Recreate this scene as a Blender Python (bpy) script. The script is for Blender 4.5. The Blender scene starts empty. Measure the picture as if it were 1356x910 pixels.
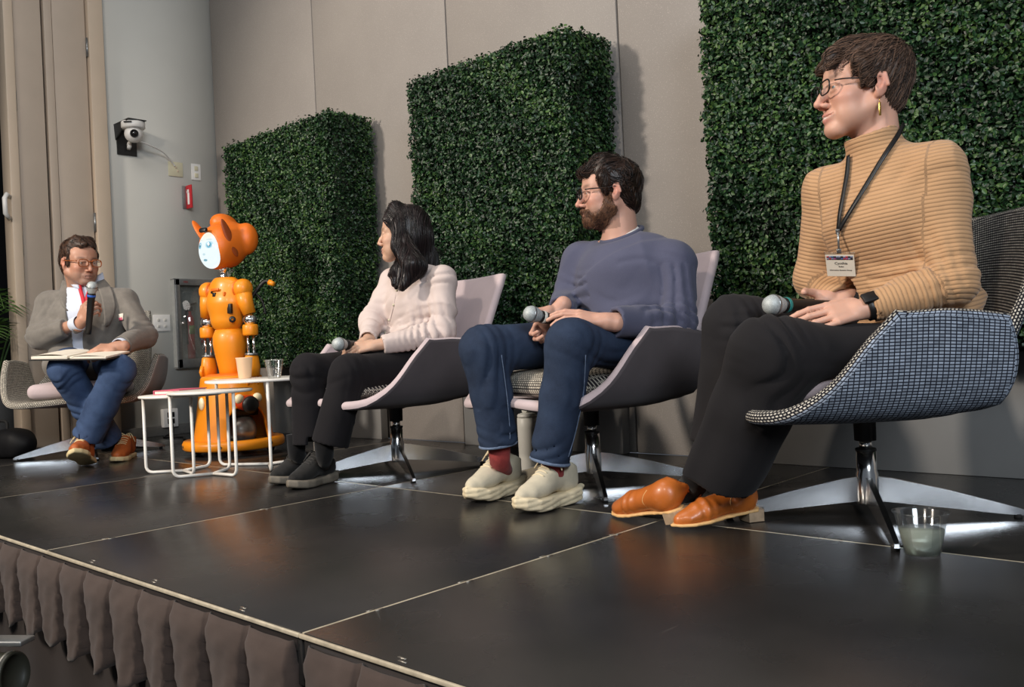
import bpy, bmesh, math, random
import numpy as np
from mathutils import Vector, Matrix, kdtree

random.seed(7)
rng = np.random.default_rng(11)
SC = bpy.context.scene
COL = SC.collection
PI = math.pi

# ------------------------------------------------------------------ camera, world, lights, exposure
# World frame: x runs along the stage front, y runs back to the wall, z = 0 is the stage deck.
CAM_H = 0.515
FPX, YAW, ROLL = 1186.0, 0.748, -0.0461
cam_data = bpy.data.cameras.new('camera')
cam = bpy.data.objects.new('camera', cam_data)
COL.objects.link(cam)
cam_data.sensor_width = 36.0
cam_data.sensor_fit = 'HORIZONTAL'
cam_data.lens = 36.0 * FPX / 1356.0
cam_data.clip_start = 0.05
_r = Vector((math.cos(YAW), math.sin(YAW), 0)); _w = Vector((-math.sin(YAW), math.cos(YAW), 0)); _u = Vector((0, 0, 1))
_r2 = _r * math.cos(ROLL) + _u * math.sin(ROLL)
_u2 = _u * math.cos(ROLL) - _r * math.sin(ROLL)
_m = Matrix((( _r2.x, _u2.x, -_w.x, 0), (_r2.y, _u2.y, -_w.y, 0), (_r2.z, _u2.z, -_w.z, CAM_H), (0, 0, 0, 1)))
cam.matrix_world = _m
SC.camera = cam

world = bpy.data.worlds.new('world'); SC.world = world
world.use_nodes = True
_bg = world.node_tree.nodes['Background']
_bg.inputs[0].default_value = (0.75, 0.85, 1.0, 1)
_bg.inputs[1].default_value = 0.12

def area_light(name, loc, target, size, power, color):
    d = bpy.data.lights.new(name, 'AREA'); d.shape = 'DISK'; d.size = size
    d.energy = power; d.color = color
    o = bpy.data.objects.new(name, d); COL.objects.link(o)
    o.location = loc
    o.rotation_euler = (Vector(target) - Vector(loc)).to_track_quat('-Z', 'Y').to_euler()
    return o
def spot_light(name, loc, target, radius, power, color, cone=1.2, blend=0.4):
    d = bpy.data.lights.new(name, 'SPOT'); d.shadow_soft_size = radius
    d.energy = power; d.color = color; d.spot_size = cone; d.spot_blend = blend
    o = bpy.data.objects.new(name, d); COL.objects.link(o)
    o.location = loc
    o.rotation_euler = (Vector(target) - Vector(loc)).to_track_quat('-Z', 'Y').to_euler()
    return o
spot_light('stage_spot_left', (-4.5, -2.9, 3.2), (-2.6, 2.4, 0.7), 0.22, 1250, (1.0, 0.89, 0.77), 1.3, 0.6)
spot_light('stage_spot_right', (-0.8, -2.8, 3.4), (-2.2, 2.6, 0.6), 0.14, 330, (1.0, 0.88, 0.75), 1.4, 0.6)
area_light('house_light', (3.2, -1.6, 3.2), (-2.0, 2.2, 0.4), 2.2, 240, (0.84, 0.92, 1.0))
area_light('ceiling_wash', (-3.0, 0.6, 4.6), (-3.0, 2.2, 0.0), 2.5, 60, (1.0, 0.93, 0.86))

SC.view_settings.view_transform = 'Standard'
SC.view_settings.look = 'None'
SC.view_settings.gamma = 1.0
SC.view_settings.use_curve_mapping = False
SC.view_settings.exposure = 0.0
SC.cycles.max_bounces = 6
SC.cycles.caustics_reflective = False
SC.cycles.caustics_refractive = False

# ------------------------------------------------------------------ materials
def srgb(r, g, b):
    f = lambda c: (c / 255.0 / 12.92) if c / 255.0 <= 0.04045 else ((c / 255.0 + 0.055) / 1.055) ** 2.4
    return (f(r), f(g), f(b), 1.0)

class N:
    """tiny node-graph helper"""
    def __init__(s, name):
        s.m = bpy.data.materials.new(name); s.m.use_nodes = True
        s.t = s.m.node_tree; s.b = s.t.nodes['Principled BSDF']
    def n(s, typ, **kw):
        o = s.t.nodes.new(typ)
        for k, v in kw.items(): setattr(o, k, v)
        return o
    def l(s, a, b): s.t.links.new(a, b)
    def coord(s, kind='Object'):
        if not hasattr(s, '_tc'): s._tc = s.n('ShaderNodeTexCoord')
        return s._tc.outputs[kind]
    def mapped(s, kind, scale, rot=(0, 0, 0)):
        mp = s.n('ShaderNodeMapping'); s.l(s.coord(kind), mp.inputs[0])
        mp.inputs['Scale'].default_value = scale; mp.inputs['Rotation'].default_value = rot
        return mp.outputs[0]
    def noise(s, scale, detail=3, rough=0.55, vec=None, out='Fac'):
        t = s.n('ShaderNodeTexNoise'); t.inputs['Scale'].default_value = scale
        t.inputs['Detail'].default_value = detail; t.inputs['Roughness'].default_value = rough
        s.l(vec if vec is not None else s.coord(), t.inputs['Vector'])
        return t.outputs[out]
    def ramp(s, fac, stops):
        r = s.n('ShaderNodeValToRGB'); e = r.color_ramp.elements
        while len(e) < len(stops): e.new(0.5)
        for i, (p, c) in enumerate(stops): e[i].position = p; e[i].color = c if len(c) == 4 else (*c, 1)
        s.l(fac, r.inputs[0]); return r.outputs[0]
    def math(s, op, a, b=None, c=None):
        m = s.n('ShaderNodeMath', operation=op)
        for i, x in enumerate((a, b, c)):
            if x is None: continue
            if isinstance(x, (int, float)): m.inputs[i].default_value = x
            else: s.l(x, m.inputs[i])
        return m.outputs[0]
    def mix(s, fac, a, b, mode='MIX'):
        m = s.n('ShaderNodeMixRGB', blend_type=mode)
        for i, x in enumerate((fac, a, b)):
            if isinstance(x, (int, float)): m.inputs[i].default_value = x
            elif isinstance(x, tuple): m.inputs[i].default_value = x
            else: s.l(x, m.inputs[i])
        return m.outputs[0]
    def base(s, c):
        if isinstance(c, tuple): s.b.inputs['Base Color'].default_value = c
        else: s.l(c, s.b.inputs['Base Color'])
    def bump(s, h, strength=0.3, dist=0.002, prev=None):
        b = s.n('ShaderNodeBump'); b.inputs['Strength'].default_value = strength; b.inputs['Distance'].default_value = dist
        s.l(h, b.inputs['Height'])
        if prev is not None: s.l(prev, b.inputs['Normal'])
        s.l(b.outputs[0], s.b.inputs['Normal']); return b.outputs[0]
    def set(s, **kw):
        for k, v in kw.items(): s.b.inputs[k.replace('_', ' ')].default_value = v

def lighten(c, k): return (min(c[0] * k, 1), min(c[1] * k, 1), min(c[2] * k, 1), 1)

def simple(name, c, rough=0.5, metal=0.0, var=0.12, nscale=40, bump=0.0, bscale=None, bdist=0.001, coat=0.0, spec=0.5):
    g = N(name)
    f = g.noise(nscale, 4)
    g.base(g.ramp(f, [(0.25, lighten(c, 1 - var)), (0.75, lighten(c, 1 + var))]))
    g.set(Roughness=rough, Metallic=metal, Specular_IOR_Level=spec)
    if coat: g.b.inputs['Coat Weight'].default_value = coat; g.b.inputs['Coat Roughness'].default_value = 0.15
    if bump: g.bump(g.noise(bscale or nscale * 4, 3), bump, bdist)
    return g.m

def cloth(name, c, rough=0.9, var=0.15, weave=900, wbump=0.25, sheen=0.15, fold=14, c2=None):
    g = N(name)
    f = g.noise(fold, 4); w = g.noise(weave, 2)
    base = g.ramp(f, [(0.3, lighten(c, 1 - var)), (0.7, lighten(c, 1 + var))])
    base = g.mix(g.math('MULTIPLY', w, 0.5), base, c2 if c2 else lighten(c, 0.55))
    g.base(base); g.set(Roughness=rough, Specular_IOR_Level=0.2)
    g.b.inputs['Sheen Weight'].default_value = sheen
    g.bump(w, wbump, 0.0006)
    return g.m

def attr_mat(name, attr='Col', rough=0.5, sss=0.0, bump=0.0, bscale=300, spec=0.4):
    g = N(name)
    a = g.n('ShaderNodeAttribute', attribute_name=attr)
    f = g.noise(60, 4)
    g.base(g.mix(g.math('MULTIPLY', f, 0.35), a.outputs['Color'], g.mix(1.0, a.outputs['Color'], (0.86, 0.74, 0.70, 1), 'MULTIPLY')))
    g.set(Roughness=rough, Specular_IOR_Level=spec)
    if sss:
        g.b.inputs['Subsurface Weight'].default_value = sss
        g.b.inputs['Subsurface Radius'].default_value = (0.012, 0.005, 0.003)
        g.b.inputs['Subsurface Scale'].default_value = 0.5
    if bump: g.bump(g.noise(bscale, 2), bump, 0.0006)
    return g.m

# ------------------------------------------------------------------ objects
def link(o, parent=None):
    COL.objects.link(o)
    if parent is not None: o.parent = parent
    return o
def tag(o, label=None, cat=None, group=None, kind=None):
    if label: o['label'] = label
    if cat: o['category'] = cat
    if group: o['group'] = group
    if kind: o['kind'] = kind
    return o
def empty(name, loc=(0, 0, 0), rz=0.0, label=None, cat=None, group=None):
    o = bpy.data.objects.new(name, None); link(o); o.empty_display_size = 0.1
    o.location = loc; o.rotation_euler = (0, 0, rz)
    return tag(o, label, cat, group)
def mesh_obj(name, v, f, m, parent=None, smooth=True, uv=None, cols=None, attrs=None):
    """v: (n,3) array, f: list of faces or an (n,4)/(n,3) int array"""
    me = bpy.data.meshes.new(name)
    v = np.asarray(v, np.float32)
    if isinstance(f, np.ndarray):
        k = f.shape[1]
        me.vertices.add(len(v)); me.vertices.foreach_set('co', v.ravel())
        me.loops.add(f.size); me.loops.foreach_set('vertex_index', f.astype(np.int32).ravel())
        me.polygons.add(len(f)); me.polygons.foreach_set('loop_start', np.arange(0, f.size, k, dtype=np.int32))
        me.update(calc_edges=True); me.validate()
    else:
        me.from_pydata(v.tolist(), [], f); me.update()
    if smooth: me.polygons.foreach_set('use_smooth', np.ones(len(me.polygons), bool))
    if uv is not None:
        lay = me.uv_layers.new(name='UVMap')
        li = np.empty(len(me.loops), np.int32); me.loops.foreach_get('vertex_index', li)
        lay.data.foreach_set('uv', np.asarray(uv, np.float32)[li].ravel())
    if cols is not None:
        a = me.color_attributes.new('Col', 'FLOAT_COLOR', 'POINT')
        a.data.foreach_set('color', np.asarray(cols, np.float32).ravel())
    for k_, arr in (attrs or {}).items():
        a = me.attributes.new(k_, 'FLOAT', 'POINT'); a.data.foreach_set('value', np.asarray(arr, np.float32))
    if m is not None:
        for mm in (m if isinstance(m, (list, tuple)) else [m]): me.materials.append(mm)
    o = bpy.data.objects.new(name, me)
    return link(o, parent)

def nrm(a):
    a = np.asarray(a, float); return a / max(np.linalg.norm(a), 1e-12)
def frame(zdir, xhint=(1, 0, 0)):
    """3x3 matrix whose columns are x, y, z with z along zdir"""
    z = nrm(zdir); x = np.asarray(xhint, float); x = x - z * (x @ z)
    if np.linalg.norm(x) < 1e-6:
        x = np.array([0, 1.0, 0]); x = x - z * (x @ z)
    x = nrm(x); return np.stack([x, np.cross(z, x), z], 1)

class MB:
    """collects shapes into one mesh"""
    def __init__(s): s.v = []; s.f = []; s.uv = []; s.n = 0
    def add(s, v, f, uv=None):
        v = np.asarray(v, float).reshape(-1, 3)
        s.v.append(v); s.f += [tuple(i + s.n for i in q) for q in f]; s.n += len(v)
        s.uv.append(np.zeros((len(v), 2)) if uv is None else np.asarray(uv, float))
        return s
    def box(s, c, size, R=None, bev=0.0):
        sx, sy, sz = [q / 2 for q in size]
        if bev <= 0:
            v = np.array([[x, y, z] for x in (-sx, sx) for y in (-sy, sy) for z in (-sz, sz)])
            f = [(0, 1, 3, 2), (4, 6, 7, 5), (0, 4, 5, 1), (2, 3, 7, 6), (0, 2, 6, 4), (1, 5, 7, 3)]
        else:
            b = min(bev, sx * .99, sy * .99, sz * .99); v = []; f = []
            bm = bmesh.new(); bmesh.ops.create_cube(bm, size=1)
            for q in bm.verts: q.co = Vector((q.co.x * 2 * sx, q.co.y * 2 * sy, q.co.z * 2 * sz))
            bmesh.ops.bevel(bm, geom=bm.edges[:], offset=b, segments=2, affect='EDGES', profile=0.5)
            bm.verts.index_update()
            v = np.array([q.co for q in bm.verts]); f = [tuple(q.index for q in p.verts) for p in bm.faces]; bm.free()
        if R is not None: v = v @ np.asarray(R).T
        return s.add(v + np.asarray(c, float), f)
    def tube(s, pts, r, seg=8, caps=True, flat=None):
        """pts: polyline; r: radius or list of radii; flat=(normal, k): squash along a direction"""
        P = np.asarray(pts, float); n = len(P); rr = np.full(n, r, float) if np.isscalar(r) else np.asarray(r, float)
        T = np.zeros_like(P); T[1:-1] = P[2:] - P[:-2]; T[0] = P[1] - P[0]; T[-1] = P[-1] - P[-2]
        x = None; V = []
        ang = np.arange(seg) * 2 * PI / seg
        for i in range(n):
            t = nrm(T[i])
            if x is None:
                F = frame(t, (0.3, 0.5, 0.9) if abs(t[2]) < .8 else (1, 0, 0)); x = F[:, 0]
                if flat is not None: F = frame(t, flat[0]); x = F[:, 0]
            x = x - t * (x @ t); x = nrm(x); y = np.cross(t, x)
            kx = flat[1] if flat is not None else 1.0
            V.append(P[i] + rr[i] * (np.cos(ang)[:, None] * x * kx + np.sin(ang)[:, None] * y))
        f = [(i * seg + j, i * seg + (j + 1) % seg, (i + 1) * seg + (j + 1) % seg, (i + 1) * seg + j) for i in range(n - 1) for j in range(seg)]
        if caps: f += [tuple(reversed(range(seg))), tuple(range((n - 1) * seg, n * seg))]
        return s.add(np.concatenate(V), f)
    def lathe(s, prof, c=(0, 0, 0), seg=24, R=None, sx=1.0, sy=1.0):
        """prof: (radius, z) pairs from bottom to top; poles where radius = 0"""
        V = []; f = []; idx = []; k = 0
        for (r, z) in prof:
            if r <= 1e-7: V.append([[0, 0, z]]); idx.append((k, 1)); k += 1
            else:
                a = np.arange(seg) * 2 * PI / seg
                V.append(np.stack([r * sx * np.cos(a), r * sy * np.sin(a), np.full(seg, z)], 1)); idx.append((k, seg)); k += seg
        for (a, na), (b, nb) in zip(idx[:-1], idx[1:]):
            if na == 1 and nb == 1: continue
            for j in range(seg):
                j2 = (j + 1) % seg
                if na == 1: f.append((a, b + j2, b + j))
                elif nb == 1: f.append((a + j, a + j2, b))
                else: f.append((a + j, a + j2, b + j2, b + j))
        v = np.concatenate([np.asarray(q, float) for q in V])
        if R is not None: v = v @ np.asarray(R).T
        return s.add(v + np.asarray(c, float), f)
    def cyl(s, a, b, r, r2=None, seg=20):
        return s.tube([a, b], [r, r if r2 is None else r2], seg)
    def ball(s, c, rad, R=None, seg=20, rings=12, e=1.0):
        """ellipsoid, or superellipsoid with exponent e<1 for a boxier shape"""
        rad = np.full(3, rad, float) if np.isscalar(rad) else np.asarray(rad, float)
        sg = lambda w: np.sign(w) * np.abs(w) ** e
        V = [[0, 0, -1]]
        for i in range(1, rings):
            ph = -PI / 2 + PI * i / rings
            a = np.arange(seg) * 2 * PI / seg
            V += list(np.stack([sg(np.cos(ph)) * sg(np.cos(a)), sg(np.cos(ph)) * sg(np.sin(a)), np.full(seg, sg(np.sin(ph)))], 1))
        V.append([0, 0, 1]); v = np.array(V) * rad
        f = [(0, 1 + (j + 1) % seg, 1 + j) for j in range(seg)]
        for i in range(rings - 2):
            for j in range(seg):
                a, b = 1 + i * seg + j, 1 + i * seg + (j + 1) % seg
                f.append((a, b, b + seg, a + seg))
        top = len(v) - 1; o = 1 + (rings - 2) * seg
        f += [(o + j, o + (j + 1) % seg, top) for j in range(seg)]
        if R is not None: v = v @ np.asarray(R).T
        return s.add(v + np.asarray(c, float), f)
    def prism(s, outline, z0, z1, R=None, c=(0, 0, 0)):
        o = np.asarray(outline, float); n = len(o)
        v = np.concatenate([np.c_[o, np.full(n, z0)], np.c_[o, np.full(n, z1)]])
        f = [tuple(reversed(range(n))), tuple(range(n, 2 * n))] + [(i, (i + 1) % n, n + (i + 1) % n, n + i) for i in range(n)]
        if R is not None: v = v @ np.asarray(R).T
        return s.add(v + np.asarray(c, float), f)
    def grid(s, G, uv=None, flip=False, wrap=False):
        G = np.asarray(G, float); a, b = G.shape[:2]
        f = []
        for i in range(a - 1):
            for j in range(b if wrap else b - 1):
                q = (i * b + j, i * b + (j + 1) % b, (i + 1) * b + (j + 1) % b, (i + 1) * b + j)
                f.append(q[::-1] if flip else q)
        return s.add(G.reshape(-1, 3), f, None if uv is None else np.asarray(uv).reshape(-1, 2))
    def build(s, name, m, parent=None, smooth=True, use_uv=False, cols=None):
        v = np.concatenate(s.v)
        o = mesh_obj(name, v, s.f, m, parent, smooth, np.concatenate(s.uv) if use_uv else None, cols)
        return o
def sharp(o, deg=35):
    """keep edges crisp beyond an angle"""
    bm = bmesh.new(); bm.from_mesh(o.data)
    bmesh.ops.recalc_face_normals(bm, faces=bm.faces[:])
    for e in bm.edges:
        e.smooth = not (len(e.link_faces) == 2 and e.calc_face_angle(0) > math.radians(deg))
    bm.to_mesh(o.data); bm.free(); return o
def fixn(o):
    bm = bmesh.new(); bm.from_mesh(o.data); bmesh.ops.recalc_face_normals(bm, faces=bm.faces[:]); bm.to_mesh(o.data); bm.free(); return o
def spline(pts, n):
    """Catmull-Rom through pts, n samples"""
    P = np.asarray(pts, float); k = len(P)
    Q = np.concatenate([[2 * P[0] - P[1]], P, [2 * P[-1] - P[-2]]])
    out = []
    for u in np.linspace(0, k - 1, n):
        i = min(int(u), k - 2); t = u - i; a, b, c, d = Q[i:i + 4]
        out.append(0.5 * (2 * b + (c - a) * t + (2 * a - 5 * b + 4 * c - d) * t * t + (3 * b - a - 3 * c + d) * t ** 3))
    return np.array(out)
def copy_tree(o, parent=None):
    c = o.copy(); COL.objects.link(c)
    if parent is not None: c.parent = parent
    for ch in list(o.children): copy_tree(ch, c)
    return c
# ------------------------------------------------------------------ shared materials
M = {}
def deck_mat():
    g = N('stage_deck_black')
    f = g.noise(3.0, 5); p = g.noise(420, 3)
    c = g.ramp(f, [(0.3, srgb(34, 33, 33)), (0.7, srgb(47, 45, 44))])
    # scuffs: thin stretched streaks worn pale
    sc = g.noise(1.0, 2, 0.6, g.mapped('Object', (16, 2.4, 1), (0, 0, 0.7)))
    sc2 = g.noise(1.0, 2, 0.6, g.mapped('Object', (60, 5, 1), (0, 0, -0.5)))
    k = g.math('MULTIPLY', g.ramp(sc, [(0.60, (0, 0, 0)), (0.75, (1, 1, 1))]), g.ramp(sc2, [(0.62, (0, 0, 0)), (0.70, (1, 1, 1))]))
    g.base(g.mix(g.math('MULTIPLY', k, 0.5), c, srgb(110, 104, 98)))
    r = g.ramp(g.noise(2.2, 4), [(0.3, (0.20,) * 3), (0.7, (0.33,) * 3)])
    g.l(r, g.b.inputs['Roughness']); g.set(Specular_IOR_Level=0.8)
    g.bump(p, 0.30, 0.0012); return g.m
M['deck'] = deck_mat()
M['alu'] = simple('brushed_aluminium', srgb(170, 165, 155), 0.38, 0.9, 0.15, 90)
M['alu_edge'] = simple('worn_aluminium_edge', srgb(216, 204, 180), 0.40, 0.45, 0.3, 25)
M['chrome'] = simple('chrome', (0.86, 0.85, 0.83, 1), 0.16, 1.0, 0.02, 5)
M['polished'] = simple('polished_aluminium', (0.72, 0.73, 0.75, 1), 0.20, 1.0, 0.05, 12)
M['black'] = simple('black_plastic', srgb(18, 18, 19), 0.45, 0, 0.2, 60)
M['black_matte'] = simple('black_rubber', srgb(12, 12, 12), 0.8, 0, 0.2, 60)
M['white_metal'] = simple('white_powder_coat', srgb(238, 234, 226), 0.35, 0, 0.03, 60)
M['white'] = simple('white_plastic', srgb(228, 226, 222), 0.35, 0, 0.03, 50)
M['wall_grey'] = simple('painted_grey_wall', srgb(198, 197, 190), 0.75, 0, 0.03, 3, 0.12, 260)
M['door_paint'] = simple('beige_door_paint', srgb(190, 174, 157), 0.5, 0, 0.04, 6, 0.05, 120)
M['trim_paint'] = simple('cream_trim_paint', srgb(205, 186, 164), 0.45, 0, 0.03, 8, 0.04, 120)
M['dark_gap'] = simple('dark_gap', srgb(22, 22, 22), 0.9)
def wallpaper():
    g = N('woven_taupe_wallcovering')
    f = g.noise(1.6, 4); s = g.noise(240, 2)
    c = g.ramp(f, [(0.3, srgb(134, 128, 123)), (0.7, srgb(144, 138, 132))])
    g.base(g.mix(g.ramp(s, [(0.60, (0, 0, 0)), (0.72, (0.55,) * 3)]), c, srgb(190, 182, 172)))
    g.set(Roughness=0.62, Specular_IOR_Level=0.4); g.bump(s, 0.35, 0.0015); return g.m
M['wallpaper'] = wallpaper()
M['skirt'] = cloth('brown_grey_velour', srgb(70, 59, 54), 0.95, 0.22, 700, 0.35, 0.08, 9)
M['drape'] = cloth('dark_drape', srgb(42, 36, 34), 0.95, 0.2, 600, 0.3, 0.05, 6)
M['backdrop'] = cloth('black_backdrop', srgb(12, 12, 14), 0.95, 0.2, 500, 0.2, 0.1, 6)
M['base_grey'] = simple('grey_laminate', srgb(126, 125, 123), 0.55, 0, 0.04, 8)
M['steel'] = simple('satin_steel', srgb(150, 152, 152), 0.35, 0.8, 0.1, 60)

# ------------------------------------------------------------------ stage deck
YF, YM, YB = 0.928, 2.122, 3.30
XS = [-7.62, -6.38, -5.14, -3.904, -2.664, -1.424, -0.184, 1.056]
stage = empty('floor', (0, 0, 0), label='black stage floor of square decks with pale metal seams', cat='stage'); stage['kind'] = 'structure'
for i in range(len(XS) - 1):
    for (y0, y1) in ((YF, YM), (YM, YB)):
        x0, x1 = XS[i], XS[i + 1]
        mb = MB().box(((x0 + x1) / 2, (y0 + y1) / 2, -0.05), (x1 - x0 - 0.007, y1 - y0 - 0.007, 0.1), bev=0.0015)
        sharp(mb.build('deck_panel', M['deck'], stage))
for x in XS[1:-1]:
    sharp(MB().box((x, (YF + YB) / 2 + 0.002, -0.0065), (0.0062, YB - YF - 0.006, 0.012)).build('seam_trim', M['alu_edge'], stage))
sharp(MB().box(((XS[0] + XS[-1]) / 2, YM, -0.0062), (XS[-1] - XS[0], 0.0062, 0.012)).build('seam_trim', M['alu_edge'], stage))
for i in range(len(XS) - 1):
    sharp(MB().box(((XS[i] + XS[i + 1]) / 2, YF - 0.0032, -0.0034), (XS[i + 1] - XS[i] - 0.002, 0.0065, 0.0080), bev=0.0015).build('edge_trim', M['alu_edge'], stage))
for (x, y, r) in [(-1.424, 1.10, 0), (-1.424, 1.35, 0), (-1.424, 1.62, 0), (-1.424, 1.90, 0), (-1.16, YF + .02, 1.57), (-2.664, 1.10, 0), (-2.664, 1.62, 0), (-2.4, YF + .02, 1.57), (-2.05, YF + .02, 1.57), (-1.66, YF + .02, 1.57)]:
    R = np.array(Matrix.Rotation(r, 3, 'Z'))
    mb = MB()
    for s in (-1, 1): mb.box(np.array([x, y, 0.0]) + R @ np.array([s * 0.0055, s * 0.007, 0.0]), (0.005, 0.020, 0.0012), R)
    mb.build('latch', M['alu'], stage)

# pleated skirt hanging from the front edge
def skirt(x0, x1, label, off):
    P = 0.157; n = int(round((x1 - x0) / P)); P = (x1 - x0) / n
    nx, nz = n * 22, 16
    G = np.zeros((nx + 1, nz + 1, 3))
    r = np.random.default_rng(off)
    ph = r.random((n, 4))
    for i in range(nx + 1):
        k = min(i // 22, n - 1); u = (i - k * 22) / 22.0
        for j in range(nz + 1):
            t = j / nz
            w = 0.985 - (0.40 + 0.14 * ph[k, 0]) * max(t - 0.12, 0) ** 1.1          # visible width of the pleat narrows downwards
            c = 0.5 + 0.10 * (ph[k, 1] - 0.3) * t
            a = abs(u - c) / (w / 2)
            if a < 1: y = -0.014 - 0.016 * math.sqrt(max(1 - a * a, 0)) * (1 - 0.3 * t) - 0.006 * t * math.sin(5 * u + 6 * ph[k, 2])
            else: y = 0.004 + min((a - 1) * 6, 1) * (0.012 + 0.075 * t)
            if a < 1: y = -0.004 + (y + 0.004) * min(1, .15 + t * 5)
            else: y = y * min(1, t * 5)
            y += 0.0022 * math.sin(17 * u + 9 * t + 6 * ph[k, 3]) * t + 0.0015 * math.sin(31 * t + 11 * u)
            drop = 0.236 + 0.012 * (ph[k, 2] - .5) - 0.022 * min(a, 1.3) ** 2
            G[i, j] = (x0 + (k + u) * P, YF - 0.004 + y, -0.016 - drop * t)
    root = empty('stage_skirt', ((x0 + x1) / 2, YF, -0.016), label=label, cat='stage skirt', group='pleated skirts along the stage edge')
    mb = MB(); mb.grid(G - np.array([(x0 + x1) / 2, YF, -0.016]))
    o = mb.build('pleats', M['skirt'], root)
    md = o.modifiers.new('thick', 'SOLIDIFY'); md.thickness = 0.003
    MB().box((0, 0.004, -0.010), (x1 - x0, 0.006, 0.02)).build('hook_band', M['drape'], root)
    return root
skirt(-3.92, -1.441, 'long brown grey pleated skirt along the stage edge, left of the black gap', 3)
skirt(-1.396, -0.14, 'short brown grey pleated skirt piece right of the black gap at the corner', 5)
nx = 120
G = np.zeros((nx, 10, 3))
for i in range(nx):
    x = -3.92 + i * 3.9 / (nx - 1)
    for j in range(10):
        t = j / 9; G[i, j] = (x, YF + 0.115 + 0.012 * math.sin(7 * x + 2 * t) * (0.3 + t) + 0.006 * math.sin(23 * x + t), -0.06 - 0.56 * t)
o = MB().grid(G).build('drape', M['drape'])
tag(o, 'plain dark drape hanging under the pleated stage skirt', 'drape')

# hall floor below the stage
o = MB().box((-1.5, -1.0, -0.66), (16, 12, 0.08)).build('ground', simple('hall_carpet', srgb(40, 37, 36), 0.95, 0, 0.3, 30))
o['kind'] = 'structure'

# ------------------------------------------------------------------ walls
XL, YW = -5.875, 3.305
wb = empty('wall_back', (0, 0, 0)); wb['kind'] = 'structure'
xs = [XL, -4.64, -3.44, -2.335, -1.18, 0.0, 1.2]
for a, b in zip(xs[:-1], xs[1:]):
    sharp(MB().box(((a + b) / 2, YW + 0.03, 1.75), (b - a - 0.009, 0.06, 3.5), bev=0.004).build('panel', M['wallpaper'], wb))
MB().box(((XL + 1.2) / 2, YW + 0.085, 1.75), (1.2 - XL, 0.05, 3.5)).build('backing', M['dark_gap'], wb)
wl = empty('wall_left', (0, 0, 0)); wl['kind'] = 'structure'
MB().box((XL - 0.06, (2.53 + 3.42) / 2, 1.75), (0.12, 3.42 - 2.53, 3.5)).build('plaster', M['wall_grey'], wl)
MB().box((XL - 0.06, (1.93 + 2.53) / 2, 3.25), (0.12, 0.6, 0.5)).build('plaster', M['wall_grey'], wl)
MB().box((XL + 0.006, (2.53 + 3.30) / 2, 0.035), (0.012, 0.76, 0.07), bev=0.003).build('baseboard_left', simple('grey_baseboard', srgb(96, 95, 92), 0.5))['kind'] = 'structure'
door = empty('door_1', (XL, 2.23, 0)); door['kind'] = 'structure'
def dbox(name, y0, y1, x0, x1, z0, z1, m, bev=0.004):
    return sharp(MB().box(((x0 + x1) / 2, (y0 + y1) / 2 - 2.23, (z0 + z1) / 2), (x1 - x0, y1 - y0, z1 - z0), bev=bev).build(name, m, door))
dbox('frame', 1.930, 1.985, -0.10, 0.035, 0, 3.0, M['trim_paint'], 0.006)
dbox('frame', 2.437, 2.532, -0.10, 0.028, 0, 3.0, M['trim_paint'], 0.006)
dbox('leaf', 1.990, 2.158, -0.05, -0.004, 0.01, 2.98, M['door_paint'])
dbox('leaf', 2.226, 2.428, -0.05, -0.004, 0.01, 2.98, M['door_paint'])
dbox('astragal', 2.174, 2.222, -0.05, 0.002, 0.01, 2.98, M['door_paint'])
dbox('gap', 1.985, 2.437, -0.075, -0.052, 0.0, 3.0, M['dark_gap'], 0)
for (y, z) in [(1.988, 2.13), (1.988, 1.25), (2.432, 2.55), (2.432, 1.42), (1.988, 0.3), (2.432, 0.3)]:
    MB().cyl((0.004, y - 2.23, z - .06), (0.004, y - 2.23, z + .06), 0.008, seg=10).build('hinge', M['steel'], door)
MB().tube([(0.02, -0.30, 1.535), (0.05, -0.33, 1.545), (0.06, -0.345, 1.52), (0.055, -0.342, 1.43), (0.03, -0.31, 1.40)], 0.014, 10).build('door_handle', M['white'], door)

# black curtain added to keep the opening beside the door dark
n = 90; G = np.zeros((n, 2, 3))
for i in range(n):
    y = -0.6 + i * 2.9 / (n - 1)
    for j, z in enumerate((0.0, 3.4)): G[i, j] = (-7.1 + 0.05 * math.sin(y * 28) + .02 * math.sin(y * 71), y, z)
tag(MB().grid(G).build('dark_backdrop', M['backdrop']), 'black curtain added to keep the opening behind the potted palm dark', 'backdrop')

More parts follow.
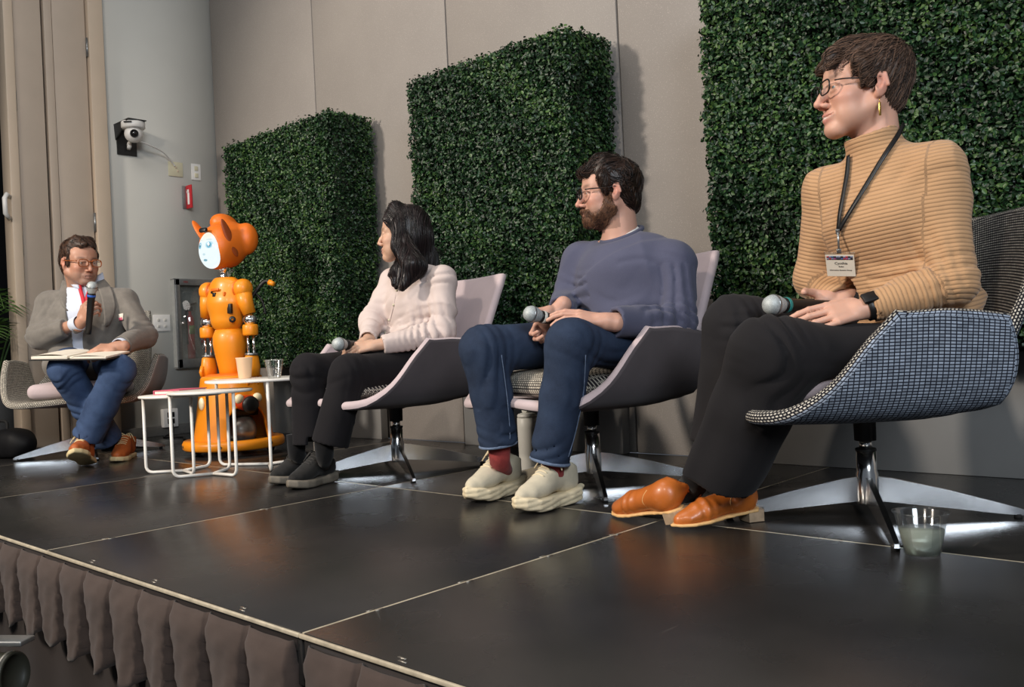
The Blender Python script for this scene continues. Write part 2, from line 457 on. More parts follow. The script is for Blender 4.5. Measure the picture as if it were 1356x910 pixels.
# ------------------------------------------------------------------ hedges
def leaf_mat():
    g = N('boxwood_leaf')
    a = g.n('ShaderNodeAttribute', attribute_name='Col')
    g.base(a.outputs['Color']); g.set(Roughness=0.42, Specular_IOR_Level=0.45)
    g.b.inputs['Transmission Weight'].default_value = 0.0
    return g.m
M['leaf'] = leaf_mat()
M['hedge_back'] = simple('dark_leaf_backing', srgb(10, 22, 12), 0.95, 0, 0.4, 60)
def leaves(faces, dens, seed):
    """faces: (origin, eu, ev, normal) rectangles to cover with leaves"""
    r = np.random.default_rng(seed); V = []; C = []
    for (o, eu, ev, nn) in faces:
        o, eu, ev, nn = [np.asarray(q, float) for q in (o, eu, ev, nn)]
        area = np.linalg.norm(np.cross(eu, ev)); n = int(area * dens)
        u, v = r.random(n), r.random(n)
        lu, lv = np.linalg.norm(eu), np.linalg.norm(ev)
        p = o + u[:, None] * eu + v[:, None] * ev
        tuft = 0.010 * np.sin(p @ np.array([41., 37, 53]) + 2 * np.sin(p @ np.array([-23., 29, 31]))) + 0.006 * np.sin(p @ np.array([97., -83, 71]))
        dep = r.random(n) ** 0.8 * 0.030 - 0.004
        p = p + nn * (tuft - dep + 0.014)[:, None] + r.normal(0, 0.004, (n, 3))
        d = nn + r.normal(0, 0.62, (n, 3)) + np.array([0, 0, 0.25]); d /= np.linalg.norm(d, axis=1)[:, None]
        t = r.normal(0, 1, (n, 3)); t -= d * (t * d).sum(1)[:, None]; t /= np.linalg.norm(t, axis=1)[:, None]
        b = np.cross(d, t)
        L = r.uniform(0.0062, 0.0105, n)[:, None]; W = L * r.uniform(0.55, 0.72, n)[:, None]; cup = L * r.uniform(0.1, 0.35, n)[:, None]
        q = np.stack([p - t * L, p - t * L * .35 + b * W + d * cup, p + t * L * .45 + b * W * .85 + d * cup, p + t * L - d * cup * .3, p + t * L * .45 - b * W * .85 + d * cup, p - t * L * .35 - b * W + d * cup], 1)
        V.append(q.reshape(-1, 3))
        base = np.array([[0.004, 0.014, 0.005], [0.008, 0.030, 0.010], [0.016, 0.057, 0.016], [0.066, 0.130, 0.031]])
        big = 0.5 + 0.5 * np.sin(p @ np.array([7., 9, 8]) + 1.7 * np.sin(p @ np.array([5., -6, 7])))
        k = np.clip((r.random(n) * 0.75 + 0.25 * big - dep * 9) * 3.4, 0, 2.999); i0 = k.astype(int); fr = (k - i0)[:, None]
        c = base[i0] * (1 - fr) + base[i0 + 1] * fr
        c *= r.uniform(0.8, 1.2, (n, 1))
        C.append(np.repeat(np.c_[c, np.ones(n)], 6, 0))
    V = np.concatenate(V); C = np.concatenate(C); m = len(V) // 6
    F = (np.arange(m)[:, None, None] * 6 + np.array([[0, 1, 2, 3], [0, 3, 4, 5]])[None]).reshape(-1, 4)
    return V, F, C
def hedge(x0, x1, label, seed, left=True, top=True):
    y0, y1, z0, z1 = 2.972, 3.262, 0.445, 1.838
    c = np.array([(x0 + x1) / 2, 3.25, 0.0])
    root = empty('hedge_wall', tuple(c), label=label, cat='hedge wall', group='artificial boxwood hedge walls')
    fs = [((x0, y0, z0), (x1 - x0, 0, 0), (0, 0, z1 - z0), (0, -1, 0)), ((x1, y0, z0), (0, y1 - y0, 0), (0, 0, z1 - z0), (1, 0, 0)),
          ((x0, y0, z1), (x1 - x0, 0, 0), (0, y1 - y0, 0), (0, 0, 1)), ((x0, y0, z0), (0, y1 - y0, 0), (0, 0, z1 - z0), (-1, 0, 0))]
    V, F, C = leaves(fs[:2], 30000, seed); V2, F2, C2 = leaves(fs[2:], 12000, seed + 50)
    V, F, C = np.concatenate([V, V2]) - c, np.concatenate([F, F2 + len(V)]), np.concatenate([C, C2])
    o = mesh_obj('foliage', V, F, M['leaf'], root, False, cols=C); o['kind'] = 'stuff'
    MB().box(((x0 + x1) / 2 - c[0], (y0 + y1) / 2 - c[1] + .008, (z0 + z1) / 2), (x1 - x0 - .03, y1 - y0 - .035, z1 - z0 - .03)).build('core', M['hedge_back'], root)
    sharp(MB().box(((x0 + x1) / 2 - c[0], 3.13 - c[1], z0 + 0.004), (x1 - x0 - .06, .22, .03)).build('tray', M['base_grey'], root))
    sharp(MB().box(((x0 + x1) / 2 - c[0], 3.262 - c[1], (z0 - .03) / 2), (x1 - x0 - .01, 0.05, z0 - .03), bev=.003).build('base_panel', M['base_grey'], root))
    return root
hedge(-5.16, -4.05, 'artificial boxwood hedge wall behind the orange robot', 1)
hedge(-3.375, -2.355, 'artificial boxwood hedge wall between the long haired woman and the bearded man', 2)
hedge(-1.715, -0.42, 'widest artificial boxwood hedge wall, behind the person in the tan sweater', 3)
# ------------------------------------------------------------------ smooth solids: signed distance fields meshed with surface nets
class Field:
    def __init__(s, segs):
        """segs: per axis a list of (lo, hi, step) stretches, joined into one coordinate array"""
        s.ax = []
        for sg in segs:
            a = []
            for (lo, hi, h) in sg:
                n = max(int(round((hi - lo) / h)), 1)
                a.append(np.linspace(lo, hi, n, endpoint=False))
            a = np.concatenate(a); s.ax.append(np.append(a, sg[-1][1]).astype(np.float32))
        s.shape = tuple(len(a) for a in s.ax)
        s.d = np.full(s.shape, 0.2, np.float32)
    def _win(s, lo, hi):
        sl = []
        for a, l, h in zip(s.ax, lo, hi):
            i, j = np.searchsorted(a, l), np.searchsorted(a, h)
            sl.append(slice(max(i - 1, 0), min(j + 1, len(a))))
        return tuple(sl)
    def _pts(s, w):
        X, Y, Z = s.ax[0][w[0]], s.ax[1][w[1]], s.ax[2][w[2]]
        return X[:, None, None], Y[None, :, None], Z[None, None, :]
    def op(s, prim, mode='u', k=0.0):
        fn, lo, hi = prim
        m = k + 0.022
        w = s._win(np.asarray(lo) - m, np.asarray(hi) + m)
        if any(q.stop - q.start < 2 for q in w): return s
        b = fn(*s._pts(w)).astype(np.float32); a = s.d[w]
        if mode == 'u':
            r = np.minimum(a, b)
            if k > 0: h = np.maximum(k - np.abs(a - b), 0) / k; r = r - h * h * k * 0.25
        else:
            if mode == 's': b = -b
            r = np.maximum(a, b)
            if k > 0: h = np.maximum(k - np.abs(a - b), 0) / k; r = r + h * h * k * 0.25
        s.d[w] = r
        return s
    def u(s, prim, k=0.0): return s.op(prim, 'u', k)
    def s_(s, prim, k=0.0): return s.op(prim, 's', k)
    def clip(s, p, n, k=0.0):
        """keep the side of the plane that n points away from"""
        X, Y, Z = s._pts(tuple(slice(0, q) for q in s.shape)); n = nrm(n)
        b = ((X - p[0]) * n[0] + (Y - p[1]) * n[1] + (Z - p[2]) * n[2]).astype(np.float32)
        r = np.maximum(s.d, b)
        if k > 0: h = np.maximum(k - np.abs(s.d - b), 0) / k; r = r + h * h * k * 0.25
        s.d = r; return s
    def displace(s, fn, band=0.02):
        idx = np.nonzero(np.abs(s.d) < band)
        if len(idx[0]) == 0: return s
        P = np.stack([s.ax[i][idx[i]] for i in range(3)], 1)
        s.d[idx] -= fn(P).astype(np.float32)
        return s
    def mesh(s):
        d = s.d; neg = d < 0; nx, ny, nz = s.shape
        cnt = np.zeros((nx - 1, ny - 1, nz - 1), np.uint8)
        for dx in (0, 1):
            for dy in (0, 1):
                for dz in (0, 1):
                    cnt += neg[dx:nx - 1 + dx, dy:ny - 1 + dy, dz:nz - 1 + dz]
        cells = np.argwhere((cnt > 0) & (cnt < 8)); n = len(cells)
        ids = np.full(cnt.shape, -1, np.int32); ids[tuple(cells.T)] = np.arange(n)
        acc = np.zeros((n, 3)); num = np.zeros(n)
        co = [s.ax[i].astype(float) for i in range(3)]
        corner = [(dx, dy, dz) for dx in (0, 1) for dy in (0, 1) for dz in (0, 1)]
        for a in corner:
            for b in corner:
                if sum(b) - sum(a) == 1 and all(q >= p for p, q in zip(a, b)):
                    ia = cells + a; ib = cells + b
                    da, db = d[tuple(ia.T)], d[tuple(ib.T)]
                    m = (da < 0) != (db < 0)
                    if not m.any(): continue
                    t = (da[m] / (da[m] - db[m]))[:, None]
                    pa = np.stack([co[i][ia[m, i]] for i in range(3)], 1); pb = np.stack([co[i][ib[m, i]] for i in range(3)], 1)
                    acc[m] += pa + (pb - pa) * t; num[m] += 1
        V = acc / num[:, None]
        F = []
        for ax in range(3):
            o1, o2 = [(1, 2), (2, 0), (0, 1)][ax]
            sa = [slice(None)] * 3; sb = [slice(None)] * 3
            sa[ax] = slice(0, -1); sb[ax] = slice(1, None)
            A, B = neg[tuple(sa)], neg[tuple(sb)]
            e = np.argwhere(A != B)
            ok = (e[:, o1] > 0) & (e[:, o2] > 0) & (e[:, o1] < s.shape[o1] - 1) & (e[:, o2] < s.shape[o2] - 1)
            e = e[ok]; inside = A[tuple(e.T)]
            def cid(u, v):
                q = e.copy(); q[:, o1] -= u; q[:, o2] -= v
                return ids[tuple(q.T)]
            q = np.stack([cid(1, 1), cid(0, 1), cid(0, 0), cid(1, 0)], 1)
            q[~inside] = q[~inside][:, ::-1]
            F.append(q)
        F = np.concatenate(F); F = F[(F >= 0).all(1)]
        return V, F

def _bb(*ps, r):
    P = np.array(ps, float); return P.min(0) - r, P.max(0) + r
def p_cone(a, b, ra, rb):
    a = np.asarray(a, float); b = np.asarray(b, float); ab = b - a; L2 = max(ab @ ab, 1e-12); lo, hi = _bb(a, b, r=max(ra, rb))
    def f(X, Y, Z):
        x, y, z = X - a[0], Y - a[1], Z - a[2]
        t = np.clip((x * ab[0] + y * ab[1] + z * ab[2]) / L2, 0, 1)
        return np.sqrt((x - t * ab[0]) ** 2 + (y - t * ab[1]) ** 2 + (z - t * ab[2]) ** 2) - (ra + (rb - ra) * t)
    return f, lo, hi
def p_ball(c, r): return p_cone(c, np.asarray(c, float) + 1e-5, r, r)
def p_ell(c, rad, R=None):
    c = np.asarray(c, float); rad = np.asarray(rad, float); R = np.eye(3) if R is None else np.asarray(R, float)
    m = np.abs(R) @ rad
    def f(X, Y, Z):
        x, y, z = X - c[0], Y - c[1], Z - c[2]
        k0 = 0; k1 = 0
        for i in range(3):
            q = (x * R[0, i] + y * R[1, i] + z * R[2, i]); k0 = k0 + (q / rad[i]) ** 2; k1 = k1 + (q / rad[i] ** 2) ** 2
        k0 = np.sqrt(k0); k1 = np.sqrt(k1) + 1e-9
        return k0 * (k0 - 1) / k1
    return f, c - m, c + m
def p_torso(a, b, lat, ra, rb):
    """elliptic capsule: ra, rb = (half-width along lat, half-depth) at each end"""
    a = np.asarray(a, float); b = np.asarray(b, float); ab = b - a; L2 = ab @ ab; u = ab / math.sqrt(L2)
    l = np.asarray(lat, float); l = nrm(l - u * (l @ u)); w = np.cross(u, l)
    R = max(max(ra), max(rb)); lo, hi = _bb(a, b, r=R)
    def f(X, Y, Z):
        x, y, z = X - a[0], Y - a[1], Z - a[2]
        t = np.clip((x * ab[0] + y * ab[1] + z * ab[2]) / L2, 0, 1)
        x, y, z = x - t * ab[0], y - t * ab[1], z - t * ab[2]
        p = x * l[0] + y * l[1] + z * l[2]; q = x * w[0] + y * w[1] + z * w[2]; e = x * u[0] + y * u[1] + z * u[2]
        W = ra[0] + (rb[0] - ra[0]) * t; D = ra[1] + (rb[1] - ra[1]) * t; E = np.minimum(W, D)
        k0 = np.sqrt((p / W) ** 2 + (q / D) ** 2 + (e / E) ** 2); k1 = np.sqrt((p / W ** 2) ** 2 + (q / D ** 2) ** 2 + (e / E ** 2) ** 2) + 1e-9
        return k0 * (k0 - 1) / k1
    return f, lo, hi
def p_box(c, half, R=None, rnd=0.005):
    c = np.asarray(c, float); half = np.asarray(half, float); R = np.eye(3) if R is None else np.asarray(R, float); m = np.abs(R) @ half
    def f(X, Y, Z):
        x, y, z = X - c[0], Y - c[1], Z - c[2]; o = 0; ins = -1e9
        for i in range(3):
            q = np.abs(x * R[0, i] + y * R[1, i] + z * R[2, i]) - (half[i] - rnd)
            o = o + np.maximum(q, 0) ** 2; ins = np.maximum(ins, q)
        return np.sqrt(o) + np.minimum(ins, 0) - rnd
    return f, c - m, c + m
def p_fn(fn, lo, hi): return fn, np.asarray(lo, float), np.asarray(hi, float)

class Waves:
    """cheap smooth noise: a sum of warped sines, roughly in -1..1"""
    def __init__(s, scale, seed=0, n=7, aniso=(1, 1, 1), R=None):
        r = np.random.default_rng(seed); k = r.normal(0, 1, (n, 3)); k /= np.linalg.norm(k, axis=1)[:, None]
        s.k = k * scale * r.uniform(0.6, 1.5, (n, 1)) * np.asarray(aniso); s.R = R
        if R is not None: s.k = s.k @ np.asarray(R).T
        s.p = r.uniform(0, 2 * PI, n); s.n = n
        w = r.normal(0, 1, (3, 3)); s.wk = w * scale * 0.35; s.wp = r.uniform(0, 6, 3)
    def __call__(s, P):
        Q = P + 0.5 / max(np.abs(s.k).max(), 1e-6) * np.sin(P @ s.wk.T + s.wp)
        return np.sin(Q @ s.k.T + s.p).sum(1) / math.sqrt(s.n) / 1.2
def ridged(w):
    return lambda P: (1 - np.minimum(np.abs(w(P)), 1)) ** 3

def seg_param(P, a, b):
    a = np.asarray(a, float); b = np.asarray(b, float); ab = b - a; L = np.linalg.norm(ab)
    t = ((P - a) @ ab) / (L * L); tc = np.clip(t, 0, 1)
    return t * L, np.linalg.norm(P - a - tc[:, None] * ab, axis=1)
# ------------------------------------------------------------------ upholstery
def knit(name, light, dark, u=0.010, v=0.007, mort=0.16, var=0.4, bump=0.6, off=0.5):
    """woven check: short blocks of pale yarn between dark threads, on the UV grid in metres"""
    g = N(name)
    b = g.n('ShaderNodeTexBrick'); g.l(g.coord('UV'), b.inputs['Vector'])
    b.inputs['Scale'].default_value = 1.0; b.inputs['Brick Width'].default_value = u; b.inputs['Row Height'].default_value = v
    b.inputs['Mortar Size'].default_value = mort * v; b.inputs['Mortar Smooth'].default_value = 0.4; b.inputs['Bias'].default_value = 0.0
    b.offset = off; b.squash = 1.0
    b.inputs['Color1'].default_value = light; b.inputs['Color2'].default_value = lighten(light, 1 - var); b.inputs['Mortar'].default_value = dark
    f = g.noise(30, 4)
    g.base(g.mix(g.math('MULTIPLY', f, 0.35), b.outputs['Color'], dark)); g.set(Roughness=0.9, Specular_IOR_Level=0.2)
    g.bump(g.math('SUBTRACT', 1.0, b.outputs['Fac']), bump, 0.002); return g.m
M['mauve'] = cloth('mauve_wool', srgb(206, 188, 190), 0.9, 0.06, 800, 0.25, 0.25, 10)
M['charcoal'] = cloth('charcoal_wool', srgb(88, 82, 85), 0.9, 0.10, 700, 0.3, 0.12, 10, srgb(56, 51, 53))
M['cream_knit'] = knit('cream_knit', srgb(232, 224, 206), srgb(44, 40, 44), 0.011, 0.0085, 0.20, 0.35)
M['rib_knit'] = knit('black_cream_knit', srgb(226, 220, 206), srgb(26, 25, 32), 0.0095, 0.0078, 0.30, 0.45)
M['blue_check'] = knit('blue_grey_check', srgb(176, 188, 206), srgb(30, 33, 44), 0.0128, 0.0078, 0.20, 0.40, off=0.0)
M['taupe_wool'] = cloth('taupe_wool', srgb(176, 160, 152), 0.9, 0.08, 700, 0.3, 0.2, 10)

def thick_sheet(G, thk, split=0.75, rows=False):
    """G: (a,b,3) grid of the visible face; its normal = d/da x d/db. Returns (lining MB, outer MB)."""
    a, b = G.shape[:2]
    du = np.gradient(G, axis=0); dv = np.gradient(G, axis=1)
    nn = np.cross(du, dv); nn /= np.linalg.norm(nn, axis=2)[..., None] + 1e-12
    O = G - nn * thk
    U = np.concatenate([np.zeros((1, b)), np.cumsum(np.linalg.norm(np.diff(G, axis=0), axis=2), 0)], 0); U -= U[a // 2]
    W = np.concatenate([np.zeros((a, 1)), np.cumsum(np.linalg.norm(np.diff(G, axis=1), axis=2), 1)], 1)
    uv = np.stack([U, W], 2)
    if rows: uv = np.stack([G[:, :, 1], np.repeat(U[:, b // 2:b // 2 + 1], b, 1)], 2)     # rows run front to back
    lin, out = MB(), MB()
    lin.grid(G, uv); out.grid(O, uv, flip=True)
    loop = [(i, 0) for i in range(a)] + [(a - 1, j) for j in range(1, b)] + [(i, b - 1) for i in range(a - 2, -1, -1)] + [(0, j) for j in range(b - 2, 0, -1)]
    n = len(loop); dirs = np.zeros((n, 3))
    for q, (i, j) in enumerate(loop):
        d = np.zeros(3)
        if i == 0: d += nrm(G[0, j] - G[1, j])
        if i == a - 1: d += nrm(G[-1, j] - G[-2, j])
        if j == 0: d += nrm(G[i, 0] - G[i, 1])
        if j == b - 1: d += nrm(G[i, -1] - G[i, -2])
        dirs[q] = nrm(d)
    def ring(ph):
        r = []
        for q, (i, j) in enumerate(loop):
            m = (G[i, j] + O[i, j]) / 2; r.append(m + nn[i, j] * (thk / 2) * math.cos(ph) + dirs[q] * (thk / 2) * math.sin(ph))
        return np.array(r)
    lu = np.array([uv[i, j] for i, j in loop]); peri = np.concatenate([[0], np.cumsum(np.linalg.norm(np.diff(np.array([G[i, j] for i, j in loop]), axis=0), axis=1))])
    def strip(mb, phs):
        R = np.array([ring(p) for p in phs] ); R = np.concatenate([R, R[:, :1]], 1)
        w = np.stack([np.stack([np.append(peri, peri[-1] + .01), np.full(n + 1, p * thk / 2)], 1) for p in phs])
        mb.grid(R, w)
    strip(lin, np.linspace(0, PI * split, 6)); strip(out, np.linspace(PI * split, PI, 3))
    return lin, out

def make_chair(loc, facing_deg, blade_deg, mats, label, cw=.215, cl=.240):
    lining, outer, cush = mats
    rz = math.radians(facing_deg + 90)
    root = empty('swivel_armchair', (loc[0], loc[1], 0), rz, label, 'armchair', 'swivel armchairs on the stage')
    tab = np.array([  # s, lateral, height, front reach, rear reach
        (0.00, 0.000, 0.318, 0.368, -0.150), (0.30, 0.140, 0.318, 0.368, -0.150), (0.48, 0.245, 0.320, 0.364, -0.155),
        (0.60, 0.305, 0.332, 0.312, -0.165), (0.70, 0.338, 0.374, 0.238, -0.178), (0.80, 0.354, 0.426, 0.190, -0.185), (0.90, 0.365, 0.486, 0.146, -0.178), (1.00, 0.372, 0.538, 0.088, -0.160)])
    na, nb = 45, 25; G = np.zeros((na, nb, 3))
    for i in range(na):
        a = -1 + 2 * i / (na - 1); s_ = abs(a)
        x, z, yf, yb = [np.interp(s_, tab[:, 0], tab[:, k]) for k in (1, 2, 3, 4)]
        for j in range(nb):
            v = j / (nb - 1)
            fw = yf + (yb - yf) * v
            bot = max(0, 1 - s_ / 0.62)
            zz = z + 0.020 * bot * (1 - v) ** 3 - 0.012 * bot * math.sin(PI * v) + 0.115 * max(0, (v - 0.72) / 0.28) ** 2 * min(1, bot * 1.6) - 0.030 * max(0, s_ - .6) / .4 * max(0, v - .35) ** 1.3
            xx = x * (1 - 0.05 * max(0, v - 0.55) * (s_ > .4))
            G[i, j] = (math.copysign(xx, a) if a else 0, -fw, zz)
    for _ in range(1):   # soften the section
        G[1:-1] = 0.25 * G[:-2] + 0.5 * G[1:-1] + 0.25 * G[2:]
    lin, out = thick_sheet(G, 0.034, rows=True)
    fixn(lin.build('seat_lining', lining, root, use_uv=True)); fixn(out.build('seat_shell', outer, root, use_uv=True))
    nh, nv = 25, 17; B = np.zeros((nh, nv, 3))
    path = spline([(-0.130, 0.345), (-0.195, 0.395), (-0.245, 0.47), (-0.315, 0.60), (-0.37, 0.715), (-0.415, 0.805)], nv)
    for i in range(nh):
        a = -1 + 2 * i / (nh - 1)
        for j in range(nv):
            t = j / (nv - 1); hw = np.interp(t, [0, .25, .45, 1], [0.27, 0.31, 0.262, 0.240])
            B[i, j] = (a * hw, -(path[j, 0] + 0.035 * a * a * (1 - .6 * t)), path[j, 1] + 0.006 * a * a * t)
    lin, out = thick_sheet(B, 0.034)
    fixn(lin.build('back_lining', lining, root, use_uv=True)); fixn(out.build('back_shell', outer, root, use_uv=True))
    # loose seat cushion
    F = Field([[(-0.29, 0.29, 0.009)], [(-0.40, 0.20, 0.009)], [(0.30, 0.46, 0.009)]])
    F.u(p_box((0, -0.10, 0.375), (cw, cl, 0.040), rnd=0.039)); F.u(p_ell((0, -0.10, 0.385), (cw - .015, cl - .02, 0.045)), 0.03)
    V, Q = F.mesh()
    uvc = np.stack([V[:, 0], V[:, 1] + V[:, 2]], 1)
    mesh_obj('seat_cushion', V, Q, cush, root, uv=uvc)
    # pedestal
    MB().lathe([(0, .212), (.028, .212), (.029, .262), (.05, .268), (.09, .272), (.09, .288), (0, .288)], seg=28).build('hub', M['black'], root)
    MB().lathe([(0.0, 0.188), (.0165, .188), (.0165, .214), (0, .214)], seg=24).build('piston', M['chrome'], root)
    MB().lathe([(0, .184), (.0265, .184), (.0275, .187), (.0265, .191), (0, .191)], seg=24).build('collar_ring', M['black'], root)
    MB().lathe([(0, .042), (.0285, .042), (.029, .046), (.029, .122), (.0262, .130), (.0255, .184), (0, .184)], seg=32).build('column', M['chrome'], root)
    for k in range(4):
        R = np.array(Matrix.Rotation(math.radians(blade_deg - facing_deg - 90 + 90 * k), 3, 'Z'))
        prof = [(0.016, 0.050, 0.116, 0.010), (0.06, 0.046, 0.110, 0.010), (0.20, 0.030, 0.077, 0.009), (0.33, 0.014, 0.040, 0.008), (0.375, 0.0105, 0.026, 0.008), (0.385, 0.0105, 0.020, 0.006)]
        mb = MB(); V = []
        for (r, z0, z1, w) in prof: V += [(r, -w, z0), (r, w, z0), (r, w * .8, z1), (r, -w * .8, z1)]
        f = [(0, 3, 2, 1)] + [(4 * i + a, 4 * i + (a + 1) % 4, 4 * i + 4 + (a + 1) % 4, 4 * i + 4 + a) for i in range(len(prof) - 1) for a in range(4)] + [tuple(4 * (len(prof) - 1) + q for q in range(4))]
        mb.add(np.array(V) @ R.T, f)
        bl = sharp(mb.build('blade', M['polished'], root), 30)
        MB().cyl(R @ np.array([.365, 0, 0.0005]), R @ np.array([.365, 0, 0.013]), 0.010, seg=12).build('glide', M['black_matte'], bl)
    return root
CH4, CH3, CH2, CH1 = (-0.95, 2.40), (-1.97, 2.52), (-2.93, 2.42), (-5.16, 2.06)
make_chair(CH1, -38, -108, (M['cream_knit'], M['taupe_wool'], M['mauve']), 'cream knit swivel armchair under the man in the grey blazer')
make_chair(CH2, -97, -31, (M['mauve'], M['charcoal'], M['cream_knit']), 'mauve and charcoal swivel armchair under the long haired woman')
make_chair(CH3, -101, -47, (M['mauve'], M['charcoal'], M['cream_knit']), 'mauve and charcoal swivel armchair under the bearded man in blue')
make_chair(CH4, -134, -60, (M['rib_knit'], M['blue_check'], M['mauve']), 'blue checked knit swivel armchair under the person in the tan sweater', .198, .195)

# ------------------------------------------------------------------ wire side tables
def side_table(c, r, ang, h, label):
    root = empty('side_table', (c[0], c[1], 0), 0, label, 'side table', 'white wire side tables')
    R = r + 0.014
    MB().lathe([(0, h - .012), (R - .004, h - .012), (R, h - .009), (R, h - .002), (R - .003, h), (0, h)], seg=64).build('table_top', M['white_metal'], root)
    for k in range(3):
        a = math.radians(ang + 120 * k); u = np.array([math.cos(a), math.sin(a)])
        pts = [(*(u * r), h - .011), (*(u * r), 0.05)] + [(*(u * (r - .03 + .03 * math.cos(t))), 0.0375 - .03 * math.sin(t)) for t in np.linspace(0.2, PI / 2, 5)] + [(0, 0, 0.0075)]
        MB().tube(pts, 0.0072, 8).build('leg', M['white_metal'], root)
    return root
side_table((-3.875, 1.95), 0.165, 108, 0.356, 'low white wire side table carrying the pink notebook')
side_table((-3.635, 1.965), 0.165, 6, 0.372, 'bare white wire side table, nearest of the three tables')
side_table((-3.68, 2.27), 0.255, 90, 0.408, 'tallest white wire side table carrying the paper cup')
# ------------------------------------------------------------------ text helper
def text_obj(name, body, size, m, parent, loc, R, extrude=0.0003, align='CENTER'):
    cu = bpy.data.curves.new(name, 'FONT'); cu.body = body; cu.size = size; cu.align_x = align; cu.align_y = 'CENTER'; cu.extrude = extrude
    cu.resolution_u = 2
    t = bpy.data.objects.new(name + '_tmp', cu); COL.objects.link(t)
    bpy.context.view_layer.update()
    me = bpy.data.meshes.new_from_object(t.evaluated_get(bpy.context.evaluated_depsgraph_get()))
    bpy.data.objects.remove(t); bpy.data.curves.remove(cu)
    me.name = name; me.materials.clear(); me.materials.append(m)
    o = bpy.data.objects.new(name, me); link(o, parent)
    o.matrix_local = Matrix.Translation(loc) @ Matrix(np.asarray(R).tolist()).to_4x4()
    return o

# ------------------------------------------------------------------ orange humanoid robot
M['orange'] = simple('orange_shell', srgb(240, 146, 24), 0.42, 0, 0.03, 10, coat=0.1)
M['orange_deep'] = simple('deep_orange_shell', srgb(226, 112, 22), 0.45, 0, 0.04, 10)
M['orange_dark'] = simple('dark_orange_fin', srgb(150, 66, 18), 0.5, 0, 0.05, 12)
M['ball_grey'] = simple('satin_grey_ball', srgb(150, 146, 140), 0.32, 0.6, 0.06, 20)
M['cream_lens'] = simple('cream_lens', srgb(250, 236, 196), 0.25, 0, 0.02, 8)
M['red_trim'] = simple('red_orange_trim', srgb(190, 60, 20), 0.4, 0, 0.1, 20)
def face_mat():
    g = N('lit_face_screen'); p = g.coord('Object'); g.base((0.02, 0.02, 0.02, 1)); g.set(Roughness=0.15)
    sp = g.n('ShaderNodeSeparateXYZ'); g.l(p, sp.inputs[0]); x, z = sp.outputs['X'], sp.outputs['Z']
    def blob(cx, cz, rx, rz, soft=0.25):
        d = g.math('ADD', g.math('POWER', g.math('DIVIDE', g.math('SUBTRACT', x, cx), rx), 2.0), g.math('POWER', g.math('DIVIDE', g.math('SUBTRACT', z, cz), rz), 2.0))
        mr = g.n('ShaderNodeMapRange'); g.l(d, mr.inputs[0]); mr.inputs[1].default_value = 1 + soft; mr.inputs[2].default_value = 1 - soft; return mr.outputs[0]
    c = g.mix(g.math('MULTIPLY', blob(0, 0.105, .12, .055, .6), .8), (0.86, 0.97, 1.0, 1), (0.98, 0.93, 0.74, 1))
    for s in (-1, 1):
        c = g.mix(blob(s * .034, 0.022, .021, .019), c, (0.55, 0.78, 0.88, 1))
        c = g.mix(blob(s * .034, 0.021, .013, .015), c, (0.10, 0.42, 0.60, 1))
        c = g.mix(blob(s * .034, 0.021, .006, .007), c, (0.02, 0.08, 0.14, 1))
        c = g.mix(blob(s * .030, 0.027, .004, .004), c, (1, 1, 1, 1))
        c = g.mix(g.math('MULTIPLY', blob(s * .036, 0.050, .022, .004), .5), c, (0.50, 0.70, 0.76, 1))
    c = g.mix(g.math('MULTIPLY', blob(0, -.026, .010, .006), .7), c, (0.45, 0.68, 0.75, 1))
    c = g.mix(blob(0, -.056, .014, .006), c, (0.20, 0.42, 0.52, 1))
    g.l(c, g.b.inputs['Emission Color']); g.set(Emission_Strength=1.0); return g.m
M['face'] = face_mat()

RB = (-4.345, 2.475)
robot = empty('humanoid_robot', (RB[0], RB[1], 0), 0, 'orange humanoid robot with a lit white face on a ring base', 'robot')
def Rz(d): return np.array(Matrix.Rotation(math.radians(d), 3, 'Z'))
# base ring and legs opening towards the hall; local axes here: -y is the front
RO = Rz(86)     # front of the base turned to the hall
def ringpts(rad, z, n=72): return [(rad * math.cos(t), rad * math.sin(t), z) for t in np.linspace(0, 2 * PI, n, endpoint=False)]
mb = MB(); prof = [(.195, .045), (.202, .035), (.250, .033), (.260, .042), (.262, .066), (.254, .082), (.205, .083), (.196, .074)]
n = 80; G = np.zeros((n, len(prof) + 1, 3))
for i in range(n):
    t = 2 * PI * i / n
    for j in range(len(prof) + 1): r, z = prof[j % len(prof)]; G[i, j] = (r * math.cos(t), r * math.sin(t), z)
G = np.concatenate([G, G[:1]]); mb.grid(G); ring = fixn(mb.build('base_ring', M['orange'], robot))
for a in (15, 75, 135, 195, 255, 315): MB().cyl(Rz(a) @ np.array([.252, 0, .058]), Rz(a) @ np.array([.2635, 0, .058]), .007, seg=12).build('bolt', M['black'], ring)
for a in (45, 135, 225, 315): MB().ball(Rz(a) @ np.array([.19, 0, .022]), (.022, .022, .022)).build('caster', M['black_matte'], robot)
